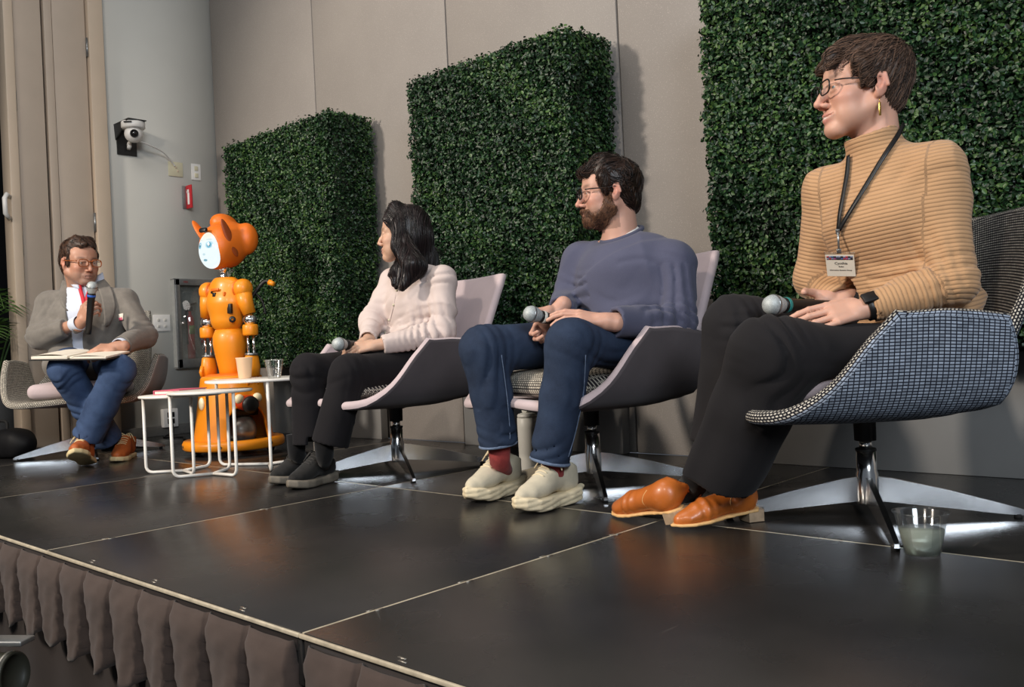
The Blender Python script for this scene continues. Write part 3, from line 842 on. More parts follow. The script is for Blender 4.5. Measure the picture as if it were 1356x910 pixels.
# lower skirt: a flared shell with an arched opening
F = Field([[(-.26, .26, .006)], [(-.26, .26, .006)], [(0.03, .48, .006)]])
F.u(p_cone((0, 0, .0), (0, 0, .40), .215, .158)); F.s_(p_cone((0, 0, .0), (0, 0, .30), .200, .150), 0.004)
fr = RO @ np.array([0, -1, 0]); sd = RO @ np.array([1, 0, 0])
F.s_(p_torso(fr * .16 + [0, 0, -.05], fr * .16 + [0, 0, .155], sd, (.125, .12), (.105, .12)), .006)
F.s_(p_torso(-fr * .2 + [0, 0, -.05], -fr * .2 + [0, 0, .12], sd, (.12, .1), (.12, .1)), .006)
F.clip((0, 0, .07), (0, 0, -1)); F.clip((0, 0, .415), (0, 0, 1), .02)
V, Q = F.mesh(); mesh_obj('skirt_shell', V, Q, M['orange'], robot)
MB().ball(fr * .075 + [0, 0, .128], .086, seg=32, rings=20).build('drive_ball', M['ball_grey'], robot)
MB().cyl((0, 0, .20), (0, 0, .28), .13, .14, 28).build('chassis', M['black'], robot)
F0 = np.stack([sd, np.array([0, 0, 1.0]), fr], 1)      # columns: side, up, outward
lamp = MB().ball(fr * .165 + [0, 0, .272], (.066, .040, .045), F0, e=.9).build('lamp_housing', M['red_trim'], robot)
MB().lathe([(0, .0), (.045, .0), (.043, .012), (.025, .02), (0, .022)], fr * .200 + [0, 0, .262], 24, F0).build('lamp_core', M['black'], lamp)
for s in (-1, 1):
    MB().ball(fr * .182 + sd * s * .050 + [0, 0, .294], (.026, .026, .02), F0).build('lamp_lens', M['cream_lens'], lamp)
    MB().ball(sd * s * .178 + fr * .02 + [0, 0, .275], (.014, .024, .034), np.stack([sd, fr, np.array([0, 0, 1.])], 1)).build('side_marker', M['cream_lens'], robot)
MB().lathe([(0, .405), (.135, .405), (.138, .415), (.11, .425), (0, .43)], seg=36).build('waist_disc', M['orange_deep'], robot)
# upper figure faces the hall's left
RU = Rz(14); f = RU @ np.array([0, -1., 0]); l = RU @ np.array([1., 0, 0]); U = np.array([0, 0, 1.])
FU = np.stack([l, -f, U], 1)
ab = np.array([.0, .0, 0])
MB().lathe([(0, .40), (.058, .40), (.066, .45), (.083, .53), (.092, .585), (.090, .625), (.076, .657), (.05, .672), (0, .675)], ab, 36, FU, 1.0, .9).build('abdomen', M['orange'], robot)
F = Field([[(-.25, .18, .005)], [(-.2, .17, .005)], [(.62, 1.0, .005)]])
cc = ab + f * .012
F.u(p_torso(cc + [0, 0, .715], cc + [0, 0, .80], l, (.092, .078), (.108, .082))); F.u(p_torso(cc + [0, 0, .80], cc + [0, 0, .885], l, (.108, .08), (.10, .06)), .03)
F.u(p_cone(cc + [0, 0, .88], cc + [0, 0, .935], .05, .036), .04); F.clip((0, 0, .935), (0, 0, 1), .006)
V, Q = F.mesh(); chest = mesh_obj('chest_shell', V, Q, M['orange'], robot)
def on_chest(name, m, lat, z, size, rad=None):
    p = cc + l * lat + f * (.079 - .35 * lat * lat / .1) + [0, 0, z]
    return sharp(MB().box(p, size, FU, bev=.002).build(name, m, chest))
on_chest('chest_badge', M['black'], .000, .842, (.020, .010, .022)); on_chest('chest_badge', M['orange_deep'], .006, .868, (.055, .008, .014))
on_chest('chest_badge', M['orange_deep'], .060, .842, (.010, .012, .022)); on_chest('chest_sensor', M['black'], -.02, .855, (.006, .012, .012))
on_chest('side_slot', M['black'], .083, .765, (.026, .016, .050))
MB().lathe([(.006, 0), (.017, 0), (.017, .008), (.006, .008)], cc + l * .088 + f * .045 + [0, 0, .708], 20, np.stack([U, np.cross(nrm(f + l * .8), U), nrm(f + l * .8)], 1)).build('side_port', M['black'], chest)
MB().lathe([(.02, .925), (.026, .93), (.018, .945), (.018, .965), (.03, .972), (.03, .99)], cc + f * .01, 20, None).build('neck', M['chrome'], robot)
for s in (-1, 1):
    sh = cc + l * s * .128 + [0, 0, .868]
    arm = empty('arm'); arm.parent = robot
    MB().ball(sh, (.048, .05, .052), FU, e=.95).build('shoulder_shell', M['orange'], arm)
    MB().lathe([(.044, -.004), (.05, 0), (.044, .004)], sh - l * s * .03, 24, np.stack([f, U, l], 1)).build('shoulder_ring', M['orange_deep'], arm)
    el = sh + l * s * .030 + [0, 0, -.165] - f * .008
    MB().tube([sh + [0, 0, -.01], sh + l * s * .012 + [0, 0, -.075], el + [0, 0, .03]], [.043, .040, .033], 20).build('upper_arm_shell', M['orange'], arm)
    MB().ball(el, (.032, .032, .034), seg=24).build('elbow_joint', M['chrome'], arm)
    MB().cyl(el - l * .034, el + l * .034, .018, seg=20).build('elbow_pivot', M['steel'], arm)
    fa = el + [0, 0, -.055]
    MB().lathe([(.0, -.028), (.036, -.028), (.040, -.02), (.040, .022), (.036, .03), (0, .03)], fa, 28, FU).build('forearm_cuff', M['orange'], arm)
    for q in ((.02, .0), (-.02, .0), (0, .02), (0, -.02)):
        MB().cyl(fa + l * q[0] + f * q[1] + [0, 0, -.025], fa + l * q[0] + f * q[1] + [0, 0, -.125], .007, seg=10).build('forearm_rod', M['chrome'], arm)
    MB().lathe([(0, -.132), (.034, -.132), (.034, -.12), (0, -.12)], fa, 24, FU).build('wrist_plate', M['steel'], arm)
    wr = fa + [0, 0, -.13]
    MB().lathe([(0, -.115), (.040, -.110), (.043, -.06), (.036, -.01), (.03, .0), (0, .0)], wr, 24, FU, .85, 1.1).build('hand_shell', M['orange'], arm)
    for i, q in enumerate((-.033, -.011, .011, .033)):
        b = wr + f * q + l * s * .004 + [0, 0, -.10]
        MB().tube([b, b + [0, 0, -.03], b + [0, 0, -.055] - l * s * .008], [.0105, .010, .008], 10).build('finger', M['orange'], arm)
    b = wr + f * .045 + [0, 0, -.05]
    MB().tube([b, b + f * .012 + [0, 0, -.03], b + f * .006 + [0, 0, -.06]], [.011, .010, .008], 10).build('thumb', M['orange'], arm)
# head turned to its right, towards the man in the grey blazer
RH = Rz(12); hf = RH @ np.array([0, -1., 0]); hl = RH @ np.array([1., 0, 0]); FH = np.stack([hl, -hf, U], 1)
hc = np.array([-.002, -.002, 1.105])
F = Field([[(-.28, .28, .006)], [(-.30, .30, .006)], [(.92, 1.36, .006)]])
F.u(p_ell(hc + hf * .0, (.112, .125, .120), FH)); F.u(p_ell(hc + hf * .055 + [0, 0, -.015], (.092, .075, .112), FH), .03)
F.u(p_ell(hc - hf * .06 + [0, 0, .045], (.10, .10, .08), FH), .05)
tilt = FH @ np.array(Matrix.Rotation(math.radians(-18), 3, 'X'))
F.u(p_ell(hc - hf * .045 - hl * .045 + [0, 0, .118], (.062, .085, .058), tilt), .018)
F.u(p_ell(hc - hf * .075 + hl * .085 + [0, 0, .035], (.062, .060, .085), FH), .016)
F.s_(p_ell(hc + hf * .135 + [0, 0, -.028], (.078, .06, .100), FH), .006)
V, Q = F.mesh(); head = mesh_obj('head_shell', V, Q, M['orange_deep'], robot)
face = MB().ball((0, 0, 0), (.076, .052, .098), seg=36, rings=22).build('face_screen', M['face'], head)
face.matrix_local = Matrix.Translation(Vector(hc + hf * .090 + np.array([0, 0, -.028]))) @ Matrix(FH.tolist()).to_4x4()
sharp(MB().box(hc + hf * .137 + [0, 0, .072], (.052, .02, .024), FH @ np.array(Matrix.Rotation(math.radians(-20), 3, 'X')), bev=.008).build('visor', M['black'], head))
for s, m in ((-1, M['orange_deep']), (1, M['orange_dark'])):
    b = hc + hl * s * .085 + hf * .05 + [0, 0, .03]; d = nrm(hl * s * .55 + hf * .12 + U * .85) if s < 0 else nrm(hl * -.10 + hf * .30 + U * .80)
    if s > 0: b = hc + hl * .102 + hf * .022 + [0, 0, -.04]
    W = nrm(np.cross(d, hl)); T = np.cross(d, W)
    MB().ball(b + d * (.055 if s < 0 else .075), (.026, .010, .085 if s < 0 else .105), np.stack([W, T, d], 1), seg=20).build('ear_fin', m, head)
tail = [cc - f * .06 + l * .10 + [0, 0, .80], cc - f * .09 + l * .145 + [0, 0, .87], cc - f * .11 + l * .175 + [0, 0, .905], cc - f * .12 + l * .20 + [0, 0, .90]]
MB().tube(spline(tail, 20), .010, 10).build('tail_tube', M['black'], robot)
MB().tube([tail[-1], tail[-1] + l * .03 + [0, 0, -.012]], [.016, .012], 12).build('tail_tip', M['orange'], robot)
MB().tube(spline([cc - f * .08 + l * .13 + [0, 0, .85], cc - f * .09 + l * .17 + [0, 0, .80], cc - f * .08 + l * .20 + [0, 0, .73]], 14), .006, 8).build('tail_cable', M['black'], robot)

# ------------------------------------------------------------------ cups, bottle, notebook
M['paper_cup'] = simple('pale_paper_cup', srgb(232, 196, 160), 0.7, 0, 0.03, 20)
def glass(name, c=(1, 1, 1, 1), rough=0.03, ior=1.3):
    g = N(name); g.base(c); g.set(Roughness=rough, IOR=ior); g.b.inputs['Transmission Weight'].default_value = 1.0; return g.m
def pane(name, tint=(.96, .97, .97, 1), rough=.04, k=.06):
    """thin clear sheet: see-through with a fresnel sheen"""
    g = N(name); g.t.nodes.remove(g.b); tr = g.n('ShaderNodeBsdfTransparent'); tr.inputs[0].default_value = tint
    gl = g.n('ShaderNodeBsdfGlossy'); gl.inputs['Roughness'].default_value = rough
    lw = g.n('ShaderNodeLayerWeight'); lw.inputs[0].default_value = .35
    mx = g.n('ShaderNodeMixShader'); g.l(g.math('MULTIPLY_ADD', lw.outputs['Fresnel'], .38, k), mx.inputs[0]); g.l(tr.outputs[0], mx.inputs[1]); g.l(gl.outputs[0], mx.inputs[2])
    out = [n for n in g.t.nodes if n.type == 'OUTPUT_MATERIAL'][0]; g.l(mx.outputs[0], out.inputs[0]); return g.m
M['clear'] = pane('clear_plastic', (.99, .995, .99, 1), .10, .05); M['water'] = glass('water', (0.84, 0.93, 0.80, 1), 0.0, 1.33); M['water'].node_tree.nodes['Principled BSDF'].inputs['Transmission Weight'].default_value = .5  # water: pale diffuse tint puts scattered, refracted light into its colour
def paper_cup(c, label):
    root = empty('paper_cup', c, 0, label, 'cup')
    MB().lathe([(0, .002), (.0275, 0), (.029, .002), (.0375, .093), (.0395, .096), (.0395, .099), (.0372, .100), (.0285, .006), (0, .006)], seg=36).build('cup_wall', M['paper_cup'], root)
    return root
paper_cup((-3.80, 2.235, 0.408), 'plain pale paper cup on the tallest wire side table')
def plastic_cup(c, r, h, level, label, grp):
    root = empty('plastic_cup', c, 0, label, 'cup', grp)
    k = r
    w = [(0, .003), (k * .62, .0015), (k * .64, .003), (k * .70, h * .28), (k * .715, h * .30), (k * .93, h * .93), (k * .96, h * .955), (k, h * .97), (k * 1.01, h * .985), (k, h), (k * .95, h * .985), (k * .905, h * .93), (k * .70, h * .30), (k * .685, h * .28), (k * .62, .0045), (0, .0045)]
    fixn(MB().lathe(w, seg=40).build('cup_wall', M['clear'], root))
    if level:
        ri = np.interp(level, [.3, .93], [.70, .905]) * k
        fixn(MB().lathe([(0, .0055), (k * .61, .0055), (k * .675, h * .28), (k * .69, h * .30), (ri - .0012, h * level), (0, h * level)], seg=40).build('water', M['water'], root))
    return root
plastic_cup((-0.705, 2.075, 0.0), .0605, .100, .60, 'clear plastic cup half full of water standing on the stage floor', None)
plastic_cup((-3.515, 2.215, 0.408), .044, .085, 0, 'clear empty plastic cup beside the armrest on the tallest side table', None)
bt = empty('water_bottle', (-2.315, 2.56, 0), 0, 'pale grey slim water bottle with capped spout under the bearded man', 'bottle')
M['bottle'] = simple('matte_pale_bottle', srgb(206, 204, 196), 0.45, 0, 0.03, 20)
MB().lathe([(0, 0), (.033, 0), (.036, .004), (.0385, .19), (.0385, .226), (.036, .228), (0, .228)], seg=36).build('bottle_body', M['bottle'], bt)
lid = MB().lathe([(0, .229), (.037, .229), (.0375, .236), (.034, .242), (.02, .246), (0, .246)], seg=36).build('bottle_lid', M['bottle'], bt)
sharp(MB().box((-.004, 0, .262), (.030, .026, .036), bev=.009).build('spout', M['bottle'], lid))
M['pink_cover'] = simple('pink_cover', srgb(206, 92, 118), 0.55, 0, 0.05, 20); M['paper'] = simple('paper', srgb(238, 230, 214), 0.8, 0, 0.03, 40)
nb = empty('pink_notebook', (-3.94, 1.985, .356), math.radians(24), 'closed pink notebook lying on the low wire side table', 'notebook')
sharp(MB().box((0, 0, .009), (.135, .185, .014)).build('pages', M['paper'], nb))
sharp(MB().box((0, 0, .0018), (.142, .195, .003)).box((0, 0, .0178), (.142, .195, .003)).box((-.0705, 0, .0098), (.003, .195, .0175)).build('cover', M['pink_cover'], nb))

# ------------------------------------------------------------------ things on the left wall
wx = XL + 0.001
pc = empty('wall_camera', (wx, 2.66, 2.02), 0, 'white pan tilt camera on a black bracket high on the grey wall', 'camera')
mb = MB().box((.005, .0, -.06), (.010, .13, .16)); mb.box((.11, -.02, .052), (.22, .12, .006))
mb.prism([(0, .05), (.20, .05), (.015, -.05)], -.0035, .0035, np.array([[1, 0, 0], [0, 0, 1], [0, 1, 0]]), (.0, -.075, 0))
sharp(mb.build('bracket', M['black'], pc))
K = np.array([.145, -.015, 0])
MB().lathe([(0, .050), (.070, .050), (.074, .044), (.074, .012), (.066, .004), (0, .004)], K, 36).build('camera_base', M['white'], pc)
MB().box(K + [-.06, -.02, .026], (.05, .07, .034), bev=.006).build('connector_block', M['white'], pc)
MB().ball(K + [0, 0, -.028], (.058, .056, .056), seg=30).build('camera_head', M['white'], pc)
LD = nrm([.93, -.34, -.14]); FL = frame(LD, (0, 0, 1))
lens = MB().lathe([(.026, .040), (.026, .058), (.021, .062), (.021, .056), (0, .055)], K + [0, 0, -.028], 26, FL).build('lens', M['black'], pc)
MB().ball(K + np.array([0, 0, -.028]) + LD * .053, .018, seg=18).build('lens_glass', simple('lens_glass', srgb(8, 8, 12), .05, 0, .1, 10, coat=1), lens)
MB().box(K + [.046, -.054, .034], (.05, .03, .008), np.array(Matrix.Rotation(.87, 3, 'Z')), .003).build('status_window', M['black'], pc)
for dz in (-.075, -.095): MB().cyl((.01, .01, dz), (.07, -.01, dz + .004), .013, seg=14).build('plug', M['white'], pc)
cb = MB().tube(spline([(wx + .14, 2.67, 1.955), (wx + .12, 2.76, 1.94), (wx + .07, 2.88, 1.915), (wx + .02, 2.965, 1.862), (wx + .012, 2.985, 1.845)], 30), .0055, 8).build('camera_cable', M['white'])
tag(cb, 'grey white cable curving from the wall camera down to a plate', 'cable')
M['ivory'] = simple('ivory_plastic', srgb(206, 200, 172), 0.5, 0, 0.03, 30)
def plate(name, y, z, w, h, m, label, holes, cat='wall plate', hw=(.012, .012), hm=None):
    r = empty(name, (wx, y, z), 0, label, cat)
    sharp(MB().box((.003, 0, 0), (.007, w, h), bev=.0025).build('faceplate', m, r))
    for (a, b) in holes: sharp(MB().box((.0085, a, b), (.006, hw[0], hw[1]), bev=.0015).build('button', hm or m, r))
    return r
plate('cable_plate', 2.995, 1.825, .105, .100, M['ivory'], 'ivory cable plate where the camera cable enters the wall', [(.0, .012), (.014, -.012)], hm=M['trim_paint'])
plate('wall_plate', 3.145, 1.822, .070, .115, M['white'], 'narrow white plate beside the ivory cable plate', [(0, .025), (0, -.025)], hw=(.026, .03), hm=M['ivory'])
plate('switch_plate', 2.845, .764, .118, .112, M['white'], 'white four button switch plate left of the extinguisher cabinet', [(-.024, .02), (.024, .02), (-.024, -.022), (.024, -.022)], 'switch', (.018, .016), M['wall_grey'])
ob = empty('power_box', (wx, 2.86, .118), 0, 'white wall power box with dark sockets near the floor', 'power outlet')
sharp(MB().box((.022, 0, 0), (.045, .105, .125), bev=.006).build('box_body', M['white'], ob))
for dz in (.022, -.022): sharp(MB().box((.0455, 0, dz), (.003, .05, .034), bev=.001).build('socket', M['black'], ob))
cb = MB().tube(spline([(wx + .06, 2.86, .085), (wx + .10, 2.84, .03), (wx + .16, 2.76, .010), (wx + .24, 2.72, .008), (wx + .36, 2.78, .008), (wx + .50, 2.72, .008), (wx + .75, 2.66, .008), (wx + 1.0, 2.62, .008)], 50), .0065, 8).build('power_cable', M['black'])
tag(cb, 'black power cable running from the wall power box along the floor', 'cable')
adp = sharp(MB().box((-5.30, 2.36, .012), (.13, .05, .024), np.array(Matrix.Rotation(.6, 3, 'Z')), .005).build('power_adapter', M['black'])); tag(adp, 'flat black power adapter on the floor behind the wire tables', 'adapter')
# red projecting sign
M['sign_red'] = simple('sign_red', srgb(186, 30, 40), .45, 0, .03, 20); M['sign_white'] = simple('sign_white', srgb(240, 238, 236), .5, 0, .02, 20)
sg = empty('extinguisher_sign', (wx, 3.06, 1.635), 0, 'small red projecting sign with a white extinguisher mark', 'sign')
sharp(MB().box((.045, 0.004, 0), (.075, .010, .160), bev=.002).build('sign_panel', M['sign_red'], sg))
sharp(MB().box((.004, 0, 0), (.008, .05, .160), bev=.002).build('sign_bracket', M['steel'], sg))
mb = MB().box((.047, -.003, -.014), (.024, .004, .080), bev=.0015); mb.box((.047, -.003, .034), (.012, .004, .016)); mb.box((.040, -.003, .045), (.030, .004, .008)); mb.box((.030, -.003, .036), (.007, .004, .022))
mb.build('sign_mark', M['sign_white'], sg)
# recessed extinguisher cabinet
Y0, Y1, Z0, Z1 = 2.925, 3.262, .452, 1.062
cab = empty('extinguisher_cabinet', (wx, (Y0 + Y1) / 2, (Z0 + Z1) / 2), 0, 'metal framed glass extinguisher cabinet on the grey wall', 'cabinet')
w, h = Y1 - Y0, Z1 - Z0
dm = empty('cabinet_door'); dm.parent = cab
for (a, b, sy, sz) in ((0, h / 2 - .022, w, .044), (0, -h / 2 + .03, w, .06), (-w / 2 + .016, 0, .032, h), (w / 2 - .016, 0, .032, h)):
    sharp(MB().box((.055, a, b), (.014, sy, sz), bev=.003).build('door_frame', M['steel'], dm))
MB().box((.052, 0, .0), (.004, w - .06, h - .1)).build('door_glass', pane('cabinet_glass', (.93, .95, .94, 1), .03, .05), dm)
MB().lathe([(0, 0), (.011, 0), (.011, .012), (0, .016)], (.062, -w / 2 + .040, .0), 14, np.array([[0, 0, 1], [1, 0, 0], [0, 1, 0]])).build('knob', M['chrome'], dm)
mb = MB(); mb.box((.004, 0, 0), (.006, w - .02, h - .02))
for (a, b, sy, sz) in ((0, h / 2, w + .008, .008), (0, -h / 2, w + .008, .008), (-w / 2, 0, .008, h), (w / 2, 0, .008, h)): mb.box((.025, a, b), (.05, sy, sz))
sharp(mb.build('cabinet_box', simple('cabinet_grey', srgb(150, 152, 150), .45), cab))
LY = np.array([[0, 0, 1.], [1, 0, 0], [0, 1, 0]])
mred = simple('letter_red', srgb(150, 34, 36), .5)
for i, chs in enumerate('FIREEXTINGUISHER'):
    text_obj('letter', chs, .026, mred, dm, (.0555, .012, h / 2 - .085 - i * .0225 - (.012 if i > 3 else 0)), LY)
text_obj('letter', 'FIRE', .018, mred, dm, (.0635, -w / 2 + .075, h / 2 - .022), LY)
ex = empty('fire_extinguisher', (wx + .027, (Y0 + Y1) / 2 - .055, Z0 + .06), 0, 'red fire extinguisher standing behind the cabinet glass', 'fire extinguisher')
MB().lathe([(0, 0), (.026, 0), (.027, .01), (.027, .26), (.022, .29), (.010, .305), (.010, .33), (0, .33)], (0, 0, 0), 24, None, .75, 1).build('cylinder_body', M['sign_red'], ex)
MB().box((0, 0, .345), (.03, .03, .03), bev=.004).build('valve', M['black'], ex)
MB().box((0, .015, .378), (.014, .075, .012), np.array(Matrix.Rotation(.25, 3, 'X')), .003).build('lever', M['black'], ex)
MB().tube(spline([(0, -.012, .35), (.005, -.032, .33), (.006, -.030, .22), (.006, -.029, .10)], 16), .0065, 8).build('hose', M['black'], ex)
MB().box((.0205, 0, .2), (.003, .04, .06)).build('instruction_label', simple('green_label', srgb(120, 160, 96), .5), ex)

# ------------------------------------------------------------------ beside the door: palm, bag; below the stage: a lens
pp = empty('potted_palm', (-6.30, 1.93, 0), 0, 'potted palm in a dark grey planter beside the beige door', 'potted plant')
MB().lathe([(0, .0), (.17, .0), (.175, .01), (.205, .36), (.205, .40), (.195, .40), (.19, .37), (0, .37)], seg=36).build('planter', simple('grey_planter', srgb(70, 70, 70), .6, 0, .08, 12), pp)
M['palm'] = simple('palm_leaf', srgb(64, 96, 40), .5, 0, .3, 8)
r = np.random.default_rng(4)
for k in range(14):
    a = r.uniform(-2.6, 1.6); L = r.uniform(.40, .75); up = r.uniform(.25, .75)
    st = spline([(0, 0, .36), (.25 * L * math.cos(a), .25 * L * math.sin(a), .36 + .55 * up), (.6 * L * math.cos(a), .6 * L * math.sin(a), .36 + .85 * up), (L * math.cos(a), L * math.sin(a), .36 + .70 * up)], 18)
    mb = MB(); mb.tube(st, [.006] * 9 + [.003] * 9, 6)
    for i in range(5, 18):
        t = nrm(st[min(i + 1, 17)] - st[i - 1]); sdv = nrm(np.cross(t, [0, 0, 1]))
        for s in (-1, 1):
            b = st[i]; ll = .19 * math.sin(PI * (i - 3) / 17) + .03; e = b + (sdv * s * .75 + t * .6) * ll + np.array([0, 0, -.15 * ll]); w_ = t * .011
            m_ = (b + e) / 2 + np.array([0, 0, .012])
            mb.add([b, m_ + w_, e, m_ - w_], [(0, 1, 2, 3)])
    mb.build('frond', M['palm'], pp, smooth=False)
bag = empty('laptop_bag', (-5.62, 1.745, 0), math.radians(20), 'black bag with a pale piped edge on the floor by the palm', 'bag')
F = Field([[(-.26, .26, .008)], [(-.12, .12, .008)], [(-.02, .2, .008)]])
F.u(p_box((0, 0, .075), (.19, .075, .075), rnd=.04)); F.u(p_ell((.12, .0, .08), (.12, .09, .08)), .04); F.clip((0, 0, .001), (0, 0, -1))
F.displace(lambda P: .006 * Waves(18, 3)(P)); V, Q = F.mesh(); mesh_obj('bag_body', V, Q, cloth('black_nylon', srgb(22, 22, 24), .6, .2, 500, .2, 0), bag)
MB().tube([(-.20, -.078, .135), (.02, -.088, .140), (.05, -.088, .12), (.07, -.085, .02)], .0045, 8).build('piping', M['white'], bag)
MB().tube(spline([(-.02, -.03, .14), (-.02, -.02, .20), (.06, -.01, .205), (.08, -.02, .145)], 16), .009, 8).build('handle', M['black_matte'], bag)
cl = empty('camera_lens', (-2.235, .70, -.185), 0, 'black video camera with a ribbed lens below the stage edge', 'video camera')
M['silver_ring'] = simple('silver_ring', srgb(150, 148, 140), .3, .7, .05, 30)
AX = nrm([.80, .55, .08]); FA = frame(AX, (0, 0, 1))
MB().lathe([(0, -.20), (.045, -.20), (.048, -.10), (.052, -.06), (.052, .0), (.047, .004), (.044, -.01), (0, -.02)], (0, 0, 0), 36, FA).build('lens_barrel', simple('lens_olive_black', srgb(46, 46, 38), .45, 0, .1, 40), cl)
for q in (-.012, -.055): MB().lathe([(.0525, q), (.0545, q + .002), (.0545, q + .005), (.0525, q + .007)], (0, 0, 0), 36, FA).build('lens_ring', M['silver_ring'], cl)
for q in np.linspace(-.09, -.125, 6): MB().lathe([(.048, q), (.051, q + .001), (.051, q + .003), (.048, q + .004)], (0, 0, 0), 36, FA).build('grip_rib', M['black_matte'], cl)
MB().box(-AX * .27 + np.array([0, 0, .02]), (.14, .14, .18), FA, .012).build('camera_body', M['black'], cl)
MB().box(np.array([-.06, -.02, .072]), (.17, .05, .012), np.array(Matrix.Rotation(.6, 3, 'Z')), .003).build('top_handle', M['steel'], cl)
for a in (90, 210, 330):
    MB().tube([(-.20, -.14, -.07), (-.20 + .16 * math.cos(math.radians(a)), -.14 + .16 * math.sin(math.radians(a)), -.430)], [.012, .008], 8).build('tripod_leg', M['black'], cl)
# ------------------------------------------------------------------ people
_RR = np.array(_r2); _UU = np.array(_u2); _WW = np.array(_w); _CC = np.array([0, 0, CAM_H])
def at(px, py, D):
    """world point seen at photo pixel (px, py), D metres deep along the view axis"""
    return _CC + D * (_WW + _RR * (px - 678.0) / FPX - _UU * (py - 455.0) / FPX)
def on_floor(px, py, z=0.0):
    d = _WW + _RR * (px - 678.0) / FPX - _UU * (py - 455.0) / FPX
    return _CC + d * (z - CAM_H) / d[2]
def view_dir(right, away, up=0.0):
    return nrm(np.array(_r) * right + _WW * away + np.array([0, 0, up]))

def fsample(F, P):
    """trilinear value of a field at points P"""
    P = np.atleast_2d(P); idx = []; fr = []
    for i in range(3):
        a = F.ax[i]; j = np.clip(np.searchsorted(a, P[:, i]) - 1, 0, len(a) - 2)
        idx.append(j); fr.append(np.clip((P[:, i] - a[j]) / (a[j + 1] - a[j]), 0, 1))
    v = 0
    for dx in (0, 1):
        for dy in (0, 1):
            for dz in (0, 1):
                w = (fr[0] if dx else 1 - fr[0]) * (fr[1] if dy else 1 - fr[1]) * (fr[2] if dz else 1 - fr[2])
                v = v + w * F.d[idx[0] + dx, idx[1] + dy, idx[2] + dz]
    return v
def fgrad(F, P, h=0.004):
    g = np.stack([fsample(F, P + np.eye(3)[i] * h) - fsample(F, P - np.eye(3)[i] * h) for i in range(3)], 1)
    return g / (np.linalg.norm(g, axis=1)[:, None] + 1e-9)
def surf(F, px, py, D0, D1, off=0.0):
    """first point of the solid met along the line of sight through a pixel, lifted by off"""
    Ds = np.linspace(D0, D1, 400); P = np.array([at(px, py, D) for D in Ds]); v = fsample(F, P)
    k = np.argmax(v < 0) if (v < 0).any() else int(np.argmin(v))
    p = P[k]; return p + fgrad(F, p[None])[0] * off
def patch(F, rows, D0, D1, off, m, name, parent, org, nu=10, nv=8, thick=0.003):
    """cloth piece draped on a solid: rows = (left pixel, right pixel) pairs from top to bottom"""
    L = spline([r[0] for r in rows], nv) if len(rows) > 2 else np.linspace(rows[0][0], rows[1][0], nv)
    R = spline([r[1] for r in rows], nv) if len(rows) > 2 else np.linspace(rows[0][1], rows[1][1], nv)
    G = np.zeros((nv, nu, 3))
    for i in range(nv):
        for j in range(nu):
            q = L[i] + (R[i] - L[i]) * j / (nu - 1); G[i, j] = surf(F, q[0], q[1], D0, D1, off)
    for _ in range(2):
        G[1:-1, 1:-1] = .5 * G[1:-1, 1:-1] + .125 * (G[:-2, 1:-1] + G[2:, 1:-1] + G[1:-1, :-2] + G[1:-1, 2:])
    o = MB().grid(G - org).build(name, m, parent)
    md = o.modifiers.new('thick', 'SOLIDIFY'); md.thickness = thick; md.offset = 0
    return o

def axis_segs(lo, hi, fine, hc, hf):
    """coarse stretch lo..hi with fine intervals merged in"""
    iv = sorted([(max(a, lo), min(b, hi)) for a, b in fine if min(b, hi) > max(a, lo)]); mg = []
    for a, b in iv:
        if mg and a <= mg[-1][1]: mg[-1] = (mg[-1][0], max(b, mg[-1][1]))
        else: mg.append((a, b))
    out = []; c = lo
    for a, b in mg:
        if a - c > 1e-4: out.append((c, a, hc))
        out.append((a, b, hf)); c = b
    if hi - c > 1e-4: out.append((c, hi, hc))
    return out
def body_field(pts, pad, boxes, hc, hf):
    pts = np.array(pts); lo, hi = pts.min(0) - pad, pts.max(0) + pad
    return Field([axis_segs(lo[i], hi[i], [(c[i] - r, c[i] + r) for c, r in boxes], hc, hf) for i in range(3)])
def plain_field(pts, pad, h):
    pts = np.array(pts); lo, hi = pts.min(0) - pad, pts.max(0) + pad
    return Field([[(lo[i], hi[i], h)] for i in range(3)])

